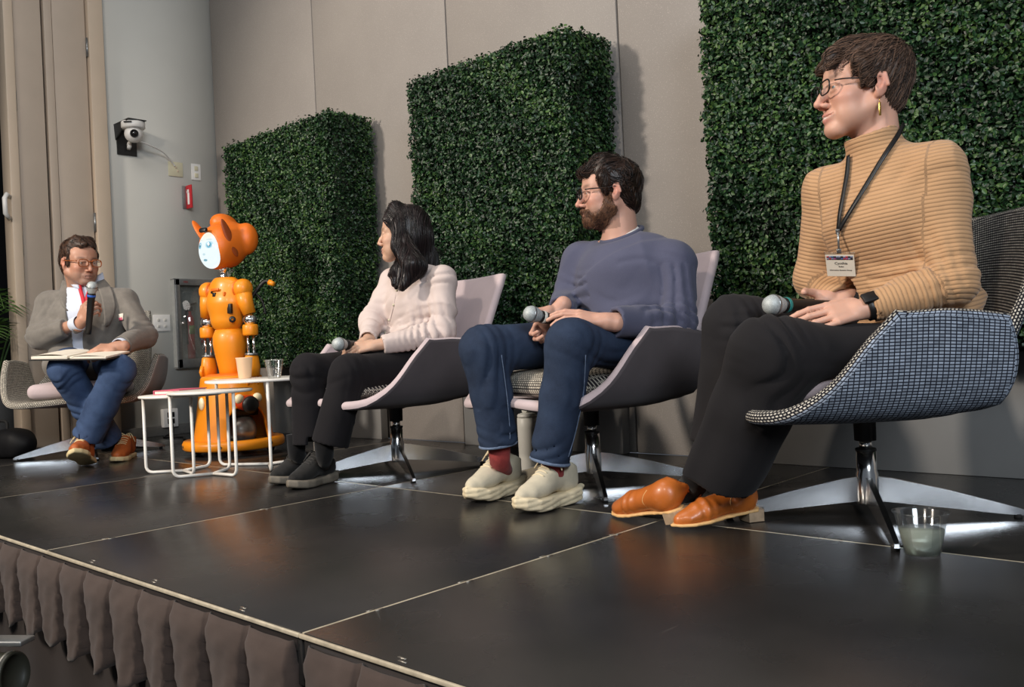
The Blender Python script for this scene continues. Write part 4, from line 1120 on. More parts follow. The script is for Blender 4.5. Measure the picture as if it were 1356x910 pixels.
# ---- head: local axes x forward, y left, z up, origin between the ears at eye height
def head_frame(fwd, up=(0, 0, 1)):
    x = nrm(fwd); u = np.asarray(up, float); u = nrm(u - x * (u @ x)); return np.stack([x, np.cross(u, x), u], 1)
def add_head(F, o, R, s=1.0, nose=1.0, jaw=1.0, smile=0.0, fem=0.0, neck_to=None, neck_r=.054):
    T = lambda p: o + R @ (np.asarray(p, float) * s)
    C = lambda a, b, ra, rb, k: F.u(p_cone(T(a), T(b), ra * s, rb * s), k * s)
    E = lambda c, r, k, RR=None: F.u(p_ell(T(c), np.asarray(r) * s, R if RR is None else R @ RR), k * s)
    E((-.016, 0, .034), (.091, .074, .082), 0); E((.034, 0, .030), (.055, .062, .058), .03)
    E((.032, 0, -.040), (.054, .056, .070), .03)
    for y in (-1, 1):
        C((-.005, y * .053 * jaw, -.050), (.066, y * .018 * jaw, -.100), .020, .017, .025)
        E((.058, y * .040, -.032), (.026, .024, .022), .022); E((.050, y * .036, -.068), (.028, .024, .026), .02)
        C((.084, y * .010, .018), (.064, y * .047, .014), .0085, .008, .014)
        F.s_(p_ball(T((.102, y * .032, -.004)), .0165 * s), .014 * s)
        F.u(p_ball(T((.0735, y * .0315, -.004)), .0128 * s), .004 * s)
        C((.0865, y * .018, .0035), (.079, y * .044, .001), .0046, .0042, .004); C((.0855, y * .020, -.0125), (.079, y * .043, -.011), .0034, .0032, .004)       # upper lid
    E((.074, 0, -.101), (.019, .022 * jaw, .015), .022)
    C((.086, 0, .006), (.101, 0, -.022), .0080, .0085, .012)
    C((.101, 0, -.022), (.1115 + .006 * (nose - 1), 0, -.0385), .0085, .0094 * nose, .008)
    for y in (-1, 1):
        E((.097, y * .0120, -.044), (.011, .0072, .0070), .006)
        F.s_(p_ball(T((.106, y * .007, -.053)), .0035 * s), .003 * s)
    # lips
    E((.084, 0, -.070), (.013, .027, .016), .012)
    for y in (-1, 1):
        C((.0945, y * .004, -.0675), (.081, y * (.025 + .004 * smile), -.0715 + .006 * smile), .0052, .0030, .006)
        C((.0925, y * .003, -.0795), (.081, y * (.023 + .004 * smile), -.0735 + .006 * smile), .0060, .0032, .006)
        F.s_(p_cone(T((.1005, 0, -.0735)), T((.0855, y * (.025 + .004 * smile), -.0725 + .006 * smile)), .0020 * s, .0014 * s), .003 * s)
        # ears
        eR = np.array(Matrix.Rotation(y * .35, 3, 'Z')) @ np.array(Matrix.Rotation(-.22, 3, 'Y'))
        E((-.012, y * .079, -.010), (.0185, .0070, .0315), .006, eR); E((-.004, y * .076, -.034), (.009, .007, .010), .006)
        F.s_(p_ell(T((-.004, y * .087, -.008)), np.array((.0095, .008, .016)) * s, R @ eR), .005 * s)
        C((-.020, y * .082, .012), (-.026, y * .083, -.014), .0045, .0045, .004)
    nb = neck_to if neck_to is not None else T((-.05, 0, -.2))
    F.u(p_cone(T((-.026, 0, -.055)), nb, neck_r * s, neck_r * 1.08 * s), .025 * s)
    return T

def skin_colors(V, heads, base, lips=(.50, .17, .15), tint=(.66, .26, .19), stub=None, teeth=False):
    """natural skin colour per vertex: lips, cheeks, nose, ears"""
    c = np.tile(np.array(base, float), (len(V), 1))
    o, R, s = heads; q = ((V - o) @ R) / s; near = np.linalg.norm(q, axis=1) < .16
    def blend(m, col, k): c[:] = c * (1 - (m * k)[:, None]) + np.array(col) * (m * k)[:, None]
    g = lambda p, r: np.exp(-(((q - np.array(p)) / np.array(r)) ** 2).sum(1)) * near
    for y in (-1, 1):
        blend(g((.06, y * .045, -.032), (.03, .02, .02)), tint, .55); blend(g((-.012, y * .082, -.010), (.02, .012, .034)), tint, .6)
        blend(g((.080, y * .034, .020), (.02, .022, .006)), (.10, .06, .04), .75)      # brows
    blend(g((.108, 0, -.042), (.014, .016, .014)), tint, .5)
    blend(g((.096, 0, -.067), (.010, .024, .0055)), lips, .85); blend(g((.094, 0, -.080), (.010, .022, .0065)), lips, .85)
    for y in (-1, 1): blend(g((.086, y * .026, -.0715), (.006, .004, .003)), (.20, .08, .07), .6)
    if teeth: blend(g((.097, 0, -.0732), (.012, .017, .0024)), (.80, .76, .70), 1.0)
    else: blend(g((.098, 0, -.0735), (.010, .022, .0014)), (.22, .08, .07), .8)
    if stub is not None:
        m = np.clip((-.045 - q[:, 2] + .35 * (q[:, 0] - .06) * (q[:, 0] < .06)) / .02, 0, 1) * near * (q[:, 2] > -.135) * (q[:, 0] > -.02)
        blend(m, stub[0], stub[1])
    return np.c_[np.clip(c, 0, 1), np.ones(len(V))]

# ---- hand: fingers F (towards tips), N (back of hand), side +1 when the thumb lies on +cross(N, F)
FING = [(.030, .088, (.043, .026, .021), .0088), (.010, .092, (.047, .030, .022), .0090), (-.011, .088, (.043, .028, .021), .0085), (-.030, .080, (.034, .021, .019), .0076)]
def add_hand(Fd, w, Fv, Nv, thumb_side, curls, thumb=((.5, .5, -.3), (.8, .2, -.3), (.9, -.1, -.2)), s=1.0, spread=0.10, arm_r=.026):
    f = nrm(Fv); n = np.asarray(Nv, float); n = nrm(n - f * (n @ f)); t = np.cross(n, f)
    t = t * (thumb_side if np.isscalar(thumb_side) else (1.0 if t @ np.asarray(thumb_side) > 0 else -1.0))
    P = lambda a, b, c: w + (f * a + t * b + n * c) * s
    tips = []
    Fd.u(p_cone(w - f * .03 * s, P(.02, 0, 0), arm_r * s, .024 * s), .01)
    Fd.u(p_torso(P(.022, .002, 0), P(.080, .002, 0), t, (.030 * s, .016 * s), (.036 * s, .014 * s)), .012)
    Fd.u(p_ell(P(.035, .026, -.008), np.array((.028, .018, .017)) * s, np.stack([f, t, n], 1)), .012)
    for i, (lat, kn, ln, r) in enumerate(FING):
        c = curls[i] if isinstance(curls[0], (tuple, list)) else curls
        p = P(kn, lat, .002); a = 0.0; d0 = nrm(f + t * lat * spread * 30 * .1)
        Fd.u(p_cone(P(.03, lat * .6, 0), p, r * 1.15 * s, r * 1.12 * s), .006)
        rr = r
        for j in range(3):
            a += c[j]; d = d0 * math.cos(a) - n * math.sin(a); q = p + d * ln[j] * s
            Fd.u(p_cone(p, q, rr * s, rr * .90 * s), .0022); Fd.u(p_ball(p, rr * 1.04 * s), .002); rr *= .90; p = q
        tips.append(p)
    p = P(.022, .030, -.006); rr = .0128
    for j, L in enumerate((.044, .034, .026)):
        v = thumb[j]; d = nrm(f * v[0] + t * v[1] + n * v[2]); q = p + d * L * s
        Fd.u(p_cone(p, q, rr * s, rr * .88 * s), .004 if j else .012); rr *= .86; p = q
    return tips

def bones_attr(V, bones):
    """running length along the nearest limb, for knit ribs that follow sleeves and body"""
    best = np.full(len(V), 1e9); val = np.zeros(len(V)); off = 0
    for (a, b, r) in bones:
        L, d = seg_param(V, a, b); m = d - r < best; val[m] = L[m] + off; best[m] = (d - r)[m]; off += 0.0
    return val
def folds(scale, amp, seed, aniso=(1, 1, 1), R=None, fine=0.35):
    w = Waves(scale, seed, aniso=aniso, R=R); w2 = Waves(scale * 2.6, seed + 9, aniso=aniso, R=R)
    return lambda P: .9 * amp * ((1 - np.minimum(np.abs(w(P)) * 1.5, 1)) ** 2 - .35 + fine * w2(P) * .6)
def creases(P, a, b, t0, width, lam, amp, seed=0):
    """bunched, broken folds of cloth around a limb near the length fraction t0"""
    a = np.asarray(a); b = np.asarray(b); L = np.linalg.norm(b - a); s_, d = seg_param(P, a, b)
    w = Waves(20, seed); w2 = Waves(13, seed + 40); g = np.exp(-((s_ / L - t0) / width) ** 2) * (d < .2)
    h = np.abs(np.sin(PI * s_ / lam + 2.6 * w(P))) ** .8 - .6
    return amp * 1.75 * g * h * np.clip(.55 + .6 * w2(P), 0, 1.2)

def strands(F, starts, flow, n, step, off, r0, m, name, parent, org, lift=0.0, jit=.25, seed=0, seg=3):
    """tapered locks combed over a hair solid; flow(P) gives the combing direction"""
    r = np.random.default_rng(seed); P = np.array(starts); k = len(P); path = []
    J = r.normal(0, jit, (k, 3)); O = off + r.uniform(-.0015, .003, k)
    for i in range(n):
        g = fgrad(F, P); d = fsample(F, P)
        P = P - g * (d - (O + lift * i / n))[:, None] * .8
        path.append(P.copy())
        t = flow(P) + J; t = t - g * (t * g).sum(1)[:, None]; t /= np.linalg.norm(t, axis=1)[:, None] + 1e-9
        P = P + t * step * r.uniform(.8, 1.2, (k, 1))
    path = np.array(path); V = []; ring = np.arange(seg) * 2 * PI / seg
    for i in range(n):
        T = path[min(i + 1, n - 1)] - path[max(i - 1, 0)]; T /= np.linalg.norm(T, axis=1)[:, None] + 1e-9
        A = np.cross(T, np.array([.3, .5, .8])); A /= np.linalg.norm(A, axis=1)[:, None] + 1e-9; B = np.cross(T, A)
        rad = r0 * (1 - (i / (n - 1)) ** 2 * .85) * (.75 if i == 0 else 1)
        V.append(path[i][:, None, :] + rad * (np.cos(ring)[None, :, None] * A[:, None, :] + np.sin(ring)[None, :, None] * B[:, None, :]))
    V = np.array(V)  # n,k,seg,3
    idx = np.arange(n * k * seg).reshape(n, k, seg); f = []
    for j in range(seg):
        j2 = (j + 1) % seg; f.append(np.stack([idx[:-1, :, j], idx[:-1, :, j2], idx[1:, :, j2], idx[1:, :, j]], -1).reshape(-1, 4))
    tone = np.repeat(np.tile(r.uniform(0, 1, k)[None, :, None], (n, 1, seg)).reshape(-1, 1), 4, 1)
    o = mesh_obj(name, V.reshape(-1, 3) - org, np.concatenate(f), lock_mat(m), parent, cols=tone); o['kind'] = 'stuff'
    return o
def scatter_on(V, N_, n, seed, keep=None):
    r = np.random.default_rng(seed); i = np.arange(len(V)) if keep is None else np.nonzero(keep)[0]
    return V[r.choice(i, n)]

def hair_mat(name, dark, light, rough=.55):
    g = N(name); f = g.noise(55, 3); g.base(g.ramp(f, [(.3, dark), (.72, light)])); g.set(Roughness=rough, Specular_IOR_Level=.4); g.m['dark'] = dark; g.m['light'] = light; g.m['rough'] = rough; return g.m
_HC = {}
def lock_mat(m):
    if m.name not in _HC:
        d, l, ro = m['dark'], m['light'], m['rough']
        g = N(m.name + '_locks'); a = g.n('ShaderNodeAttribute', attribute_name='Col'); g.base(g.ramp(a.outputs['Fac'], [(.25, lighten(d, .8)), (.95, lighten(l, 1.35))])); g.set(Roughness=ro, Specular_IOR_Level=.4); _HC[m.name] = g.m
    return _HC[m.name]
def rib_mat(name, c, pitch, depth=.9):
    g = N(name); a = g.n('ShaderNodeAttribute', attribute_name='rib')
    f = g.noise(9, 3); w = g.noise(26, 2)
    ph = g.math('ADD', g.math('MULTIPLY', a.outputs['Fac'], 2 * PI / pitch), g.math('MULTIPLY', w, 1.6))
    h = g.math('POWER', g.math('ABSOLUTE', g.math('SINE', g.math('MULTIPLY', ph, .5))), .6)
    base = g.ramp(f, [(.3, lighten(c, .93)), (.7, lighten(c, 1.07))])
    g.base(g.mix(h, lighten(c, .74), base)); g.set(Roughness=.9, Specular_IOR_Level=.2); g.b.inputs['Sheen Weight'].default_value = .2
    b = g.bump(h, depth, .0035); g.bump(g.noise(800, 2), .2, .0005, b); return g.m
def denim_mat(name, dark, light):
    g = N(name); f = g.noise(11, 5, .6); t = g.noise(1.0, 2, .5, g.mapped('Object', (900, 900, 260))); k = g.noise(4, 3)
    base = g.ramp(f, [(.28, dark), (.75, light)]); base = g.mix(g.math('MULTIPLY', t, .45), base, lighten(light, 1.5))
    g.base(base); g.set(Roughness=.85, Specular_IOR_Level=.2); g.bump(t, .3, .0006); return g.m
M['skin'] = attr_mat('skin', rough=.48, sss=.12, bump=.10, bscale=260)
M['navy'] = cloth('heather_navy_knit', srgb(90, 92, 113), .95, .06, 520, .35, .12, 7, srgb(52, 54, 72))
M['tan_rib'] = rib_mat('tan_ribbed_knit', srgb(190, 149, 110), .0104, .6)
M['black_wool'] = cloth('black_trouser_wool', srgb(33, 31, 33), .85, .14, 900, .2, .04, 6)
M['black_cotton'] = cloth('black_trouser_cotton', srgb(27, 25, 28), .85, .15, 900, .2, .03, 8)
M['denim'] = denim_mat('dark_denim', srgb(24, 31, 46), srgb(47, 60, 82)); M['denim2'] = denim_mat('blue_denim', srgb(32, 45, 70), srgb(68, 88, 122))
M['denim_hem'] = cloth('faded_denim_hem', srgb(110, 126, 152), .9, .3, 700, .3, .1, 60)
M['shirt_white'] = cloth('blush_white_shirt', srgb(216, 200, 194), .8, .03, 1200, .1, .05, 6, srgb(190, 173, 167))
M['shirt_blue'] = simple('pale_blue_shirt', srgb(206, 214, 230), .8, 0, .05, 60)
M['tee'] = simple('white_tee', srgb(235, 232, 226), .85, 0, .03, 60)
M['tweed'] = cloth('grey_tweed', srgb(130, 125, 118), .95, .14, 420, .5, .2, 22, srgb(84, 80, 76))
M['sock_black'] = cloth('black_ribbed_sock', srgb(20, 20, 22), .95, .2, 400, .5, .1, 30)
M['sock_red'] = cloth('red_sock', srgb(150, 62, 60), .95, .2, 400, .4, .1, 40)
M['tan_leather'] = simple('tan_leather', srgb(184, 100, 38), .40, 0, .16, 14, .25, 120, .0012, coat=.15)
M['rust_leather'] = simple('rust_suede_leather', srgb(178, 92, 40), .6, 0, .16, 20, .25, 160, .001)
M['welt'] = simple('pale_leather_welt', srgb(222, 176, 116), .6, 0, .1, 60); M['heel_wood'] = simple('worn_stacked_heel', srgb(176, 150, 122), .6, 0, .25, 50, .3)
M['crepe'] = simple('pale_crepe_sole', srgb(214, 196, 150), .8, 0, .1, 40)
M['sneaker'] = cloth('off_white_mesh', srgb(214, 204, 180), .9, .1, 500, .5, .1, 26, srgb(160, 150, 130)); M['foam'] = simple('cream_foam_sole', srgb(228, 212, 178), .7, 0, .08, 30)
M['black_mesh'] = cloth('black_shoe_mesh', srgb(40, 39, 38), .8, .25, 450, .5, .1, 30); M['grey_foam'] = simple('grey_rubber_sole', srgb(118, 110, 98), .7, 0, .2, 30); M['lace_black'] = simple('grey_black_lace', srgb(58, 56, 54), .9)
M['frame_dark'] = simple('dark_metal_frame', srgb(30, 26, 26), .35, .3, .1, 40); M['frame_tort'] = simple('tortoiseshell', srgb(150, 78, 34), .25, 0, .4, 60)
M['lens'] = pane('spectacle_lens', (.97, .98, .98, 1), .02, .02); M['gold'] = simple('gold', srgb(214, 168, 84), .25, 1, .05, 30)

def glasses(T, R, s, parent, org, m, w=.052, h=.036, thick=.0016, ears=True):
    g = MB(); ln = MB(); loc = lambda p: T(p) - org
    for y in (-1, 1):
        pts = []
        for t in np.linspace(0, 2 * PI, 29):
            cx, cz = math.cos(t), math.sin(t); sx = np.sign(cx) * abs(cx) ** .6; sz = np.sign(cz) * abs(cz) ** .7
            yy = .034 + sx * w / 2; pts.append((.107 - .10 * (yy - .01) ** 2 * 9, y * yy, -.006 + sz * h / 2))
        g.tube([loc(p) for p in pts], thick, 6, caps=False)
        c = np.mean(pts[:-1], 0); ln.add([loc(c)] + [loc(p) for p in pts[:-1]], [(0, 1 + i, 1 + (i + 1) % 28) for i in range(28)])
        g.tube([loc(p) for p in spline([(.093, y * .061, .004), (.070, y * .074, .004), (.02, y * .0785, .003), (-.008, y * .081, .006), (-.022, y * .082, -.006), (-.030, y * .080, -.024)], 14)], thick * .9, 6)
    g.tube([loc(p) for p in spline([(.106, .009, .0), (.112, 0, .004), (.106, -.009, .0)], 7)], thick, 6)
    f = g.build('glasses', m, parent)
    ln.build('lens', M['lens'], f); return f
def eyes(T, R, s, parent, org, iris):
    for y in (-1, 1):
        b = MB().ball((0, 0, 0), .0129 * s, seg=20, rings=14); v = np.concatenate(b.v); d = v[:, 0] / (.0129 * s)
        c = np.where(d[:, None] > .975, [[.01, .01, .01, 1]], np.where(d[:, None] > .88, [[*iris, 1]], [[.52, .48, .46, 1]]))
        e = mesh_obj('eye', v @ R.T + (T((.0740, y * .0315, -.004)) - org), b.f, M['eye'], parent, cols=c)
def eye_m():
    g = N('eye'); a = g.n('ShaderNodeAttribute', attribute_name='Col'); g.base(a.outputs['Color']); g.set(Roughness=.08); return g.m
M['eye'] = eye_m()
M['mic_grey'] = simple('mic_mesh', srgb(176, 182, 182), .5, .25, .35, 420, .6, 900, .0008)
def microphone(head, tail, label, ring, tip=None):
    """hand-held microphone: ball grille, body, coloured ring"""
    head = np.asarray(head, float); ax = nrm(np.asarray(tail, float) - head); Fm = frame(ax)
    root = empty('microphone', tuple(head), 0, label, 'microphone', 'hand-held microphones')
    MB().lathe([(0, -.027), (.012, -.0255), (.021, -.019), (.0262, -.007), (.0268, .0), (.0268, .005), (.0245, .016), (.0195, .028), (.0185, .032), (0, .032)], (0, 0, 0), 32, Fm).build('grille', M['mic_grey'], root)
    MB().lathe([(.0268, -.003), (.0279, -.0015), (.0279, .0025), (.0268, .004)], (0, 0, 0), 32, Fm).build('grille_band', M['steel'], root)
    MB().lathe([(0, .031), (.0190, .031), (.0200, .036), (.0200, .052), (.0180, .060), (.0165, .12), (.0150, .21), (.0140, .245), (0, .247)], (0, 0, 0), 28, Fm).build('handle', M['black'], root)
    MB().lathe([(.0198, .040), (.0208, .041), (.0208, .050), (.0198, .051)], (0, 0, 0), 28, Fm).build('colour_ring', ring, root)
    return root

# ---- shoes: local axes x towards the toe, y left, z up, heel at x = 0, length L
def shoe_frame(heel, toe, roll=0.0, pitch=0.0):
    x = nrm(np.asarray(toe, float) - heel); y = nrm(np.cross([0, 0, 1.], x)); z = np.cross(x, y)
    R = np.stack([x, y, z], 1) @ np.array(Matrix.Rotation(roll, 3, 'X')) @ np.array(Matrix.Rotation(pitch, 3, 'Y'))
    return R
def sole_fn(L, W, z0, z1, rock=0.0, heelw=.72, waist=.80, rnd=.006, heel_lift=0.0):
    xs = np.array([0, .06, .2, .42, .62, .78, .92, 1.0]) * L; ws = np.array([.10, heelw, heelw, waist * .86, 1.0, .98, .62, .05]) * W / 2
    def f(q):
        x, y, z = q; w = np.interp(x, xs, ws); d = np.abs(y) - w
        dx = np.maximum(-x, x - L); d = np.maximum(d * .8, dx)
        zr = rock * np.clip((x / L - .62) / .38, 0, 1) ** 2 + heel_lift * np.clip((.22 - x / L) / .22, 0, 1) ** 2
        dz = np.maximum(z0 + zr - z, z - z1 - zr * .8); return np.sqrt(np.maximum(d + rnd, 0) ** 2 + np.maximum(dz + rnd, 0) ** 2) + np.minimum(np.maximum(d, dz) + rnd, 0) - rnd
    return f
def local_prim(fn, o, R, lo, hi):
    o = np.asarray(o, float); c = np.array([[x, y, z] for x in (lo[0], hi[0]) for y in (lo[1], hi[1]) for z in (lo[2], hi[2])]) @ R.T + o
    def f(X, Y, Z):
        x, y, z = X - o[0], Y - o[1], Z - o[2]
        return fn(tuple(x * R[0, i] + y * R[1, i] + z * R[2, i] for i in range(3)))
    return f, c.min(0), c.max(0)
def shoe(parent, org, heel, toe, kind, roll=0.0, pitch=0.0, ankle=None, lace_side=1, h=.0042):
    heel = np.asarray(heel, float) + (np.array([0, 0, .030]) if kind == 'boot' else 0); L = np.linalg.norm(np.asarray(toe, float) - heel); R = shoe_frame(heel, toe, roll, pitch)
    T = lambda p: heel + R @ np.asarray(p, float)
    k = L / .28
    pts = [T((x * L, y, z)) for x in (-.05, 1.05) for y in (-.07 * k, .07 * k) for z in (-.01, .16)]
    fld = lambda: plain_field(pts, .01, h)
    Cn = lambda F, a, b, ra, rb, kk: F.u(p_cone(T(np.array(a) * k), T(np.array(b) * k), ra * k, rb * k), kk)
    spec = dict(sneaker=(M['sneaker'], M['foam'], .098, .0, .042), runner=(M['black_mesh'], M['grey_foam'], .094, .0, .034), boot=(M['tan_leather'], M['welt'], .086, .012, .020), chukka=(M['rust_leather'], M['crepe'], .096, .0, .024))[kind]
    up, sm, W, z0, z1 = spec
    S = fld()
    if kind == 'boot':
        S.u(local_prim(sole_fn(L, W, .0, .009, .006, rnd=.003), heel, R, (0, -.06, -.01), (L, .06, .03)))
    elif kind == 'sneaker':
        S.u(local_prim(sole_fn(L * 1.0, W * 1.10, z0, z1 * k, .022 * k, .86, .92, .012, .014), heel, R, (-.01, -.07, -.01), (L, .07, .07)))
        Cn(S, (.0, -.022, .045), (.06, -.034, .034), .012, .010, .015); Cn(S, (.0, .022, .045), (.06, .034, .034), .012, .010, .015)
        w = Waves(38, 5); S.displace(lambda P: -.0030 * np.abs(np.sin(((P - heel) @ R[:, 2]) * 190 + ((P - heel) @ R[:, 0]) * 26)) ** 6)
    elif kind == 'runner':
        S.u(local_prim(sole_fn(L, W * 1.04, z0, z1 * k, .016 * k, .80, .88, .009, .010), heel, R, (-.01, -.07, -.01), (L, .07, .06)))
        Cn(S, (.0, -.02, .035), (.07, -.032, .03), .010, .007, .012); Cn(S, (.0, .02, .035), (.07, .032, .03), .010, .007, .012)
    else:
        S.u(local_prim(sole_fn(L, W * 1.05, z0, z1 * k, .008 * k, .82, .88, .006), heel, R, (-.01, -.07, -.01), (L, .07, .05)))
    V, Q = S.mesh(); zb = z1 * k if kind != 'boot' else .008
    U_ = fld(); z = zb / k
    lift = .0
    U_.u(p_torso(T(np.array((.225, 0, z + .012)) * k), T(np.array((.17, 0, z + .024)) * k), R[:, 1], (.034 * k, .018 * k), (.037 * k, .030 * k)))
    Cn(U_, (.246, 0, z + .010), (.20, 0, z + .016), .022, .03, .02)
    U_.u(p_torso(T(np.array((.17, 0, z + .024)) * k), T(np.array((.085, 0, z + (.036 if kind == 'boot' else .046))) * k), R[:, 1], (.037 * k, .030 * k), (.034 * k, (.036 if kind == 'boot' else .044) * k)), .02)
    U_.u(p_torso(T(np.array((.05, 0, z + .02)) * k), T(np.array((.056, 0, z + (.030 if kind == 'boot' else .070))) * k), R[:, 1], (.031 * k, .042 * k), (.033 * k, .040 * k)), .02)
    if kind == 'boot':
        U_.u(p_ell(T(np.array((.040, 0, .048)) * k), np.array((.038, .030, .042)) * k, R), .02)
        sd_ = nrm(np.asarray(ankle) - T(np.array((.05, 0, .04)) * k)); sd_ = nrm(sd_ * .75 + R[:, 2] * .35)
        U_.u(p_torso(T(np.array((.05, 0, .042)) * k), T(np.array((.05, 0, .045)) * k) + sd_ * .070 * k, R[:, 1], (.031 * k, .038 * k), (.033 * k, .039 * k)), .02)
    if kind == 'chukka':
        U_.u(p_torso(T(np.array((.05, 0, .05)) * k), T(np.array((.052, 0, .105)) * k), R[:, 1], (.033 * k, .042 * k), (.036 * k, .046 * k)), .02)
    if kind in ('sneaker', 'runner', 'chukka'):
        e_ = {'sneaker': .060, 'runner': .050, 'chukka': .052}[kind]
        U_.u(p_torso(T(np.array((.150, 0, z + .036)) * k), T(np.array((.098, 0, z + .034 + e_)) * k), R[:, 1], (.031 * k, .026 * k), (.026 * k, .020 * k)), .022)
        U_.u(p_torso(T(np.array((.046, 0, z + .03)) * k), T(np.array((.050, 0, z + .03 + e_)) * k), R[:, 1], (.032 * k, .040 * k), (.033 * k, .042 * k)), .02)
    U_.clip(T((0, 0, zb - .003)), -R[:, 2], .003)
    top = {'boot': .128, 'chukka': .112, 'sneaker': z + .082, 'runner': z + .072}[kind] * k
    if ankle is not None: a_dir = nrm(np.asarray(ankle) - T(np.array((.055, 0, .06)) * k))
    else: a_dir = R[:, 2]
    c0 = T(np.array((.052, 0, .0)) * k)
    if kind == 'boot':
        ct = T(np.array((.05, 0, .045)) * k); U_.clip(ct + sd_ * .068 * k, nrm(sd_ * .5 + R[:, 2] * .5 - R[:, 0] * .05), .004)
        U_.s_(p_torso(ct + sd_ * .02, ct + sd_ * .13, R[:, 1], (.026 * k, .032 * k), (.029 * k, .035 * k)), .006)
    else:
        U_.clip(c0 + R[:, 2] * top, nrm(R[:, 2] + R[:, 0] * (-.42 if kind in ('sneaker', 'runner') else -.2)), .004)
        U_.s_(p_torso(c0 + R[:, 2] * (top - .045), c0 + R[:, 2] * (top + .04), R[:, 1], (.026 * k, .035 * k), (.030 * k, .040 * k)), .006)
    if kind == 'boot':  # side notch and soft creases over the instep
        U_.displace(lambda P: .0022 * np.exp(-((((P - heel) @ R[:, 0]) / L - .62) / .10) ** 2) * np.sin(((P - heel) @ R[:, 0]) * 210 + 3 * Waves(20, 2)(P)))
    elif kind != 'runner': U_.displace(folds(30, .0022, 6))
    V2, Q2 = U_.mesh()
    o = mesh_obj('shoe', V2 - org, Q2, up, parent)
    mesh_obj('sole', V - org, Q, sm, o)
    if kind == 'boot':
        ha = np.array([(-.0, -.030), (.048, -.031), (.052, 0), (.048, .031), (-.0, .030), (-.008, 0)]) * k
        a = MB(); a.prism(ha, -.028, .004, np.stack([nrm(R[:, 0] * [1, 1, 0]), nrm(np.cross(R[:, 2], R[:, 0])), np.array([0, 0, 1.])], 1) if abs(roll) < .05 else R, heel - org); sharp(a.build('heel_block', M['heel_wood'], o))
        for y in (-1, 1):
            q = [surf_local(U_, T, np.array(p) * k, y) for p in ((.085, .028, .072), (.098, .03, .058), (.104, .03, .042), (.098, .034, .024))]
            if all(c is not None for c in q): MB().tube(spline(np.array(q), 12) - org, .0011, 5).build('seam', M['welt'], o)
    else:
        lc = MB(); m = {'sneaker': M['foam'], 'runner': M['lace_black'], 'chukka': M['crepe']}[kind]
        for i in range(6):
            x = .172 - i * .0145; zz = z + .046 + i * .0115
            lc.tube(spline([surf_top(U_, T, R, np.array((x, y, zz)) * k) - org for y in (-.022, -.010, 0, .010, .022)], 9), .0022 * k, 6)
        a = surf_top(U_, T, R, np.array((.098, 0, .1)) * k)
        for y, d in ((1, .034), (-1, .034), (1, .055), (-1, .05)):
            lc.tube(spline([a, a + R @ (np.array((.012, y * d * .5, .010)) * k), a + R @ (np.array((.030, y * d, -.012 if d < .05 else -.03)) * k)], 10) - org, .0022 * k, 6)
        lc.build('lace', m, o)
    return o
def surf_top(F, T, R, p):
    P = np.array([T((p[0], p[1], z)) for z in np.linspace(.16, .01, 160)]); v = fsample(F, P); k = np.argmax(v < 0) if (v < 0).any() else 80
    return P[k] + R[:, 2] * .0012
def surf_local(F, T, p, y):
    P = np.array([T((p[0], y * q, p[2])) for q in np.linspace(.075, .0, 120)]); v = fsample(F, P)
    return P[np.argmax(v < 0)] if (v < 0).any() else None

def trousers_leg(F, hip, knee, ank, rh, rk, ra, k=.03):
    F.u(p_cone(hip, knee, rh, rk), k); F.u(p_cone(knee, ank, rk * .98, ra), k)
def hem(F, knee, ank, ra, cut=0.0):
    """cut the leg at the hem and hollow it"""
    d = nrm(np.asarray(ank) - knee); F.clip_local(ank + d * cut, d, .12); F.s_(p_cone(ank - d * .10, ank + d * .10, ra - .012, ra - .007), .003)
def clip_local(self, p, n, rad):
    """cut by a plane, only within rad of p"""
    n = nrm(n); w = self._win(np.asarray(p) - rad, np.asarray(p) + rad); X, Y, Z = self._pts(w)
    b = ((X - p[0]) * n[0] + (Y - p[1]) * n[1] + (Z - p[2]) * n[2])
    rr = np.sqrt((X - p[0]) ** 2 + (Y - p[1]) ** 2 + (Z - p[2]) ** 2)
    self.d[w] = np.where(rr < rad, np.maximum(self.d[w], b), self.d[w]).astype(np.float32); return self
Field.clip_local = clip_local
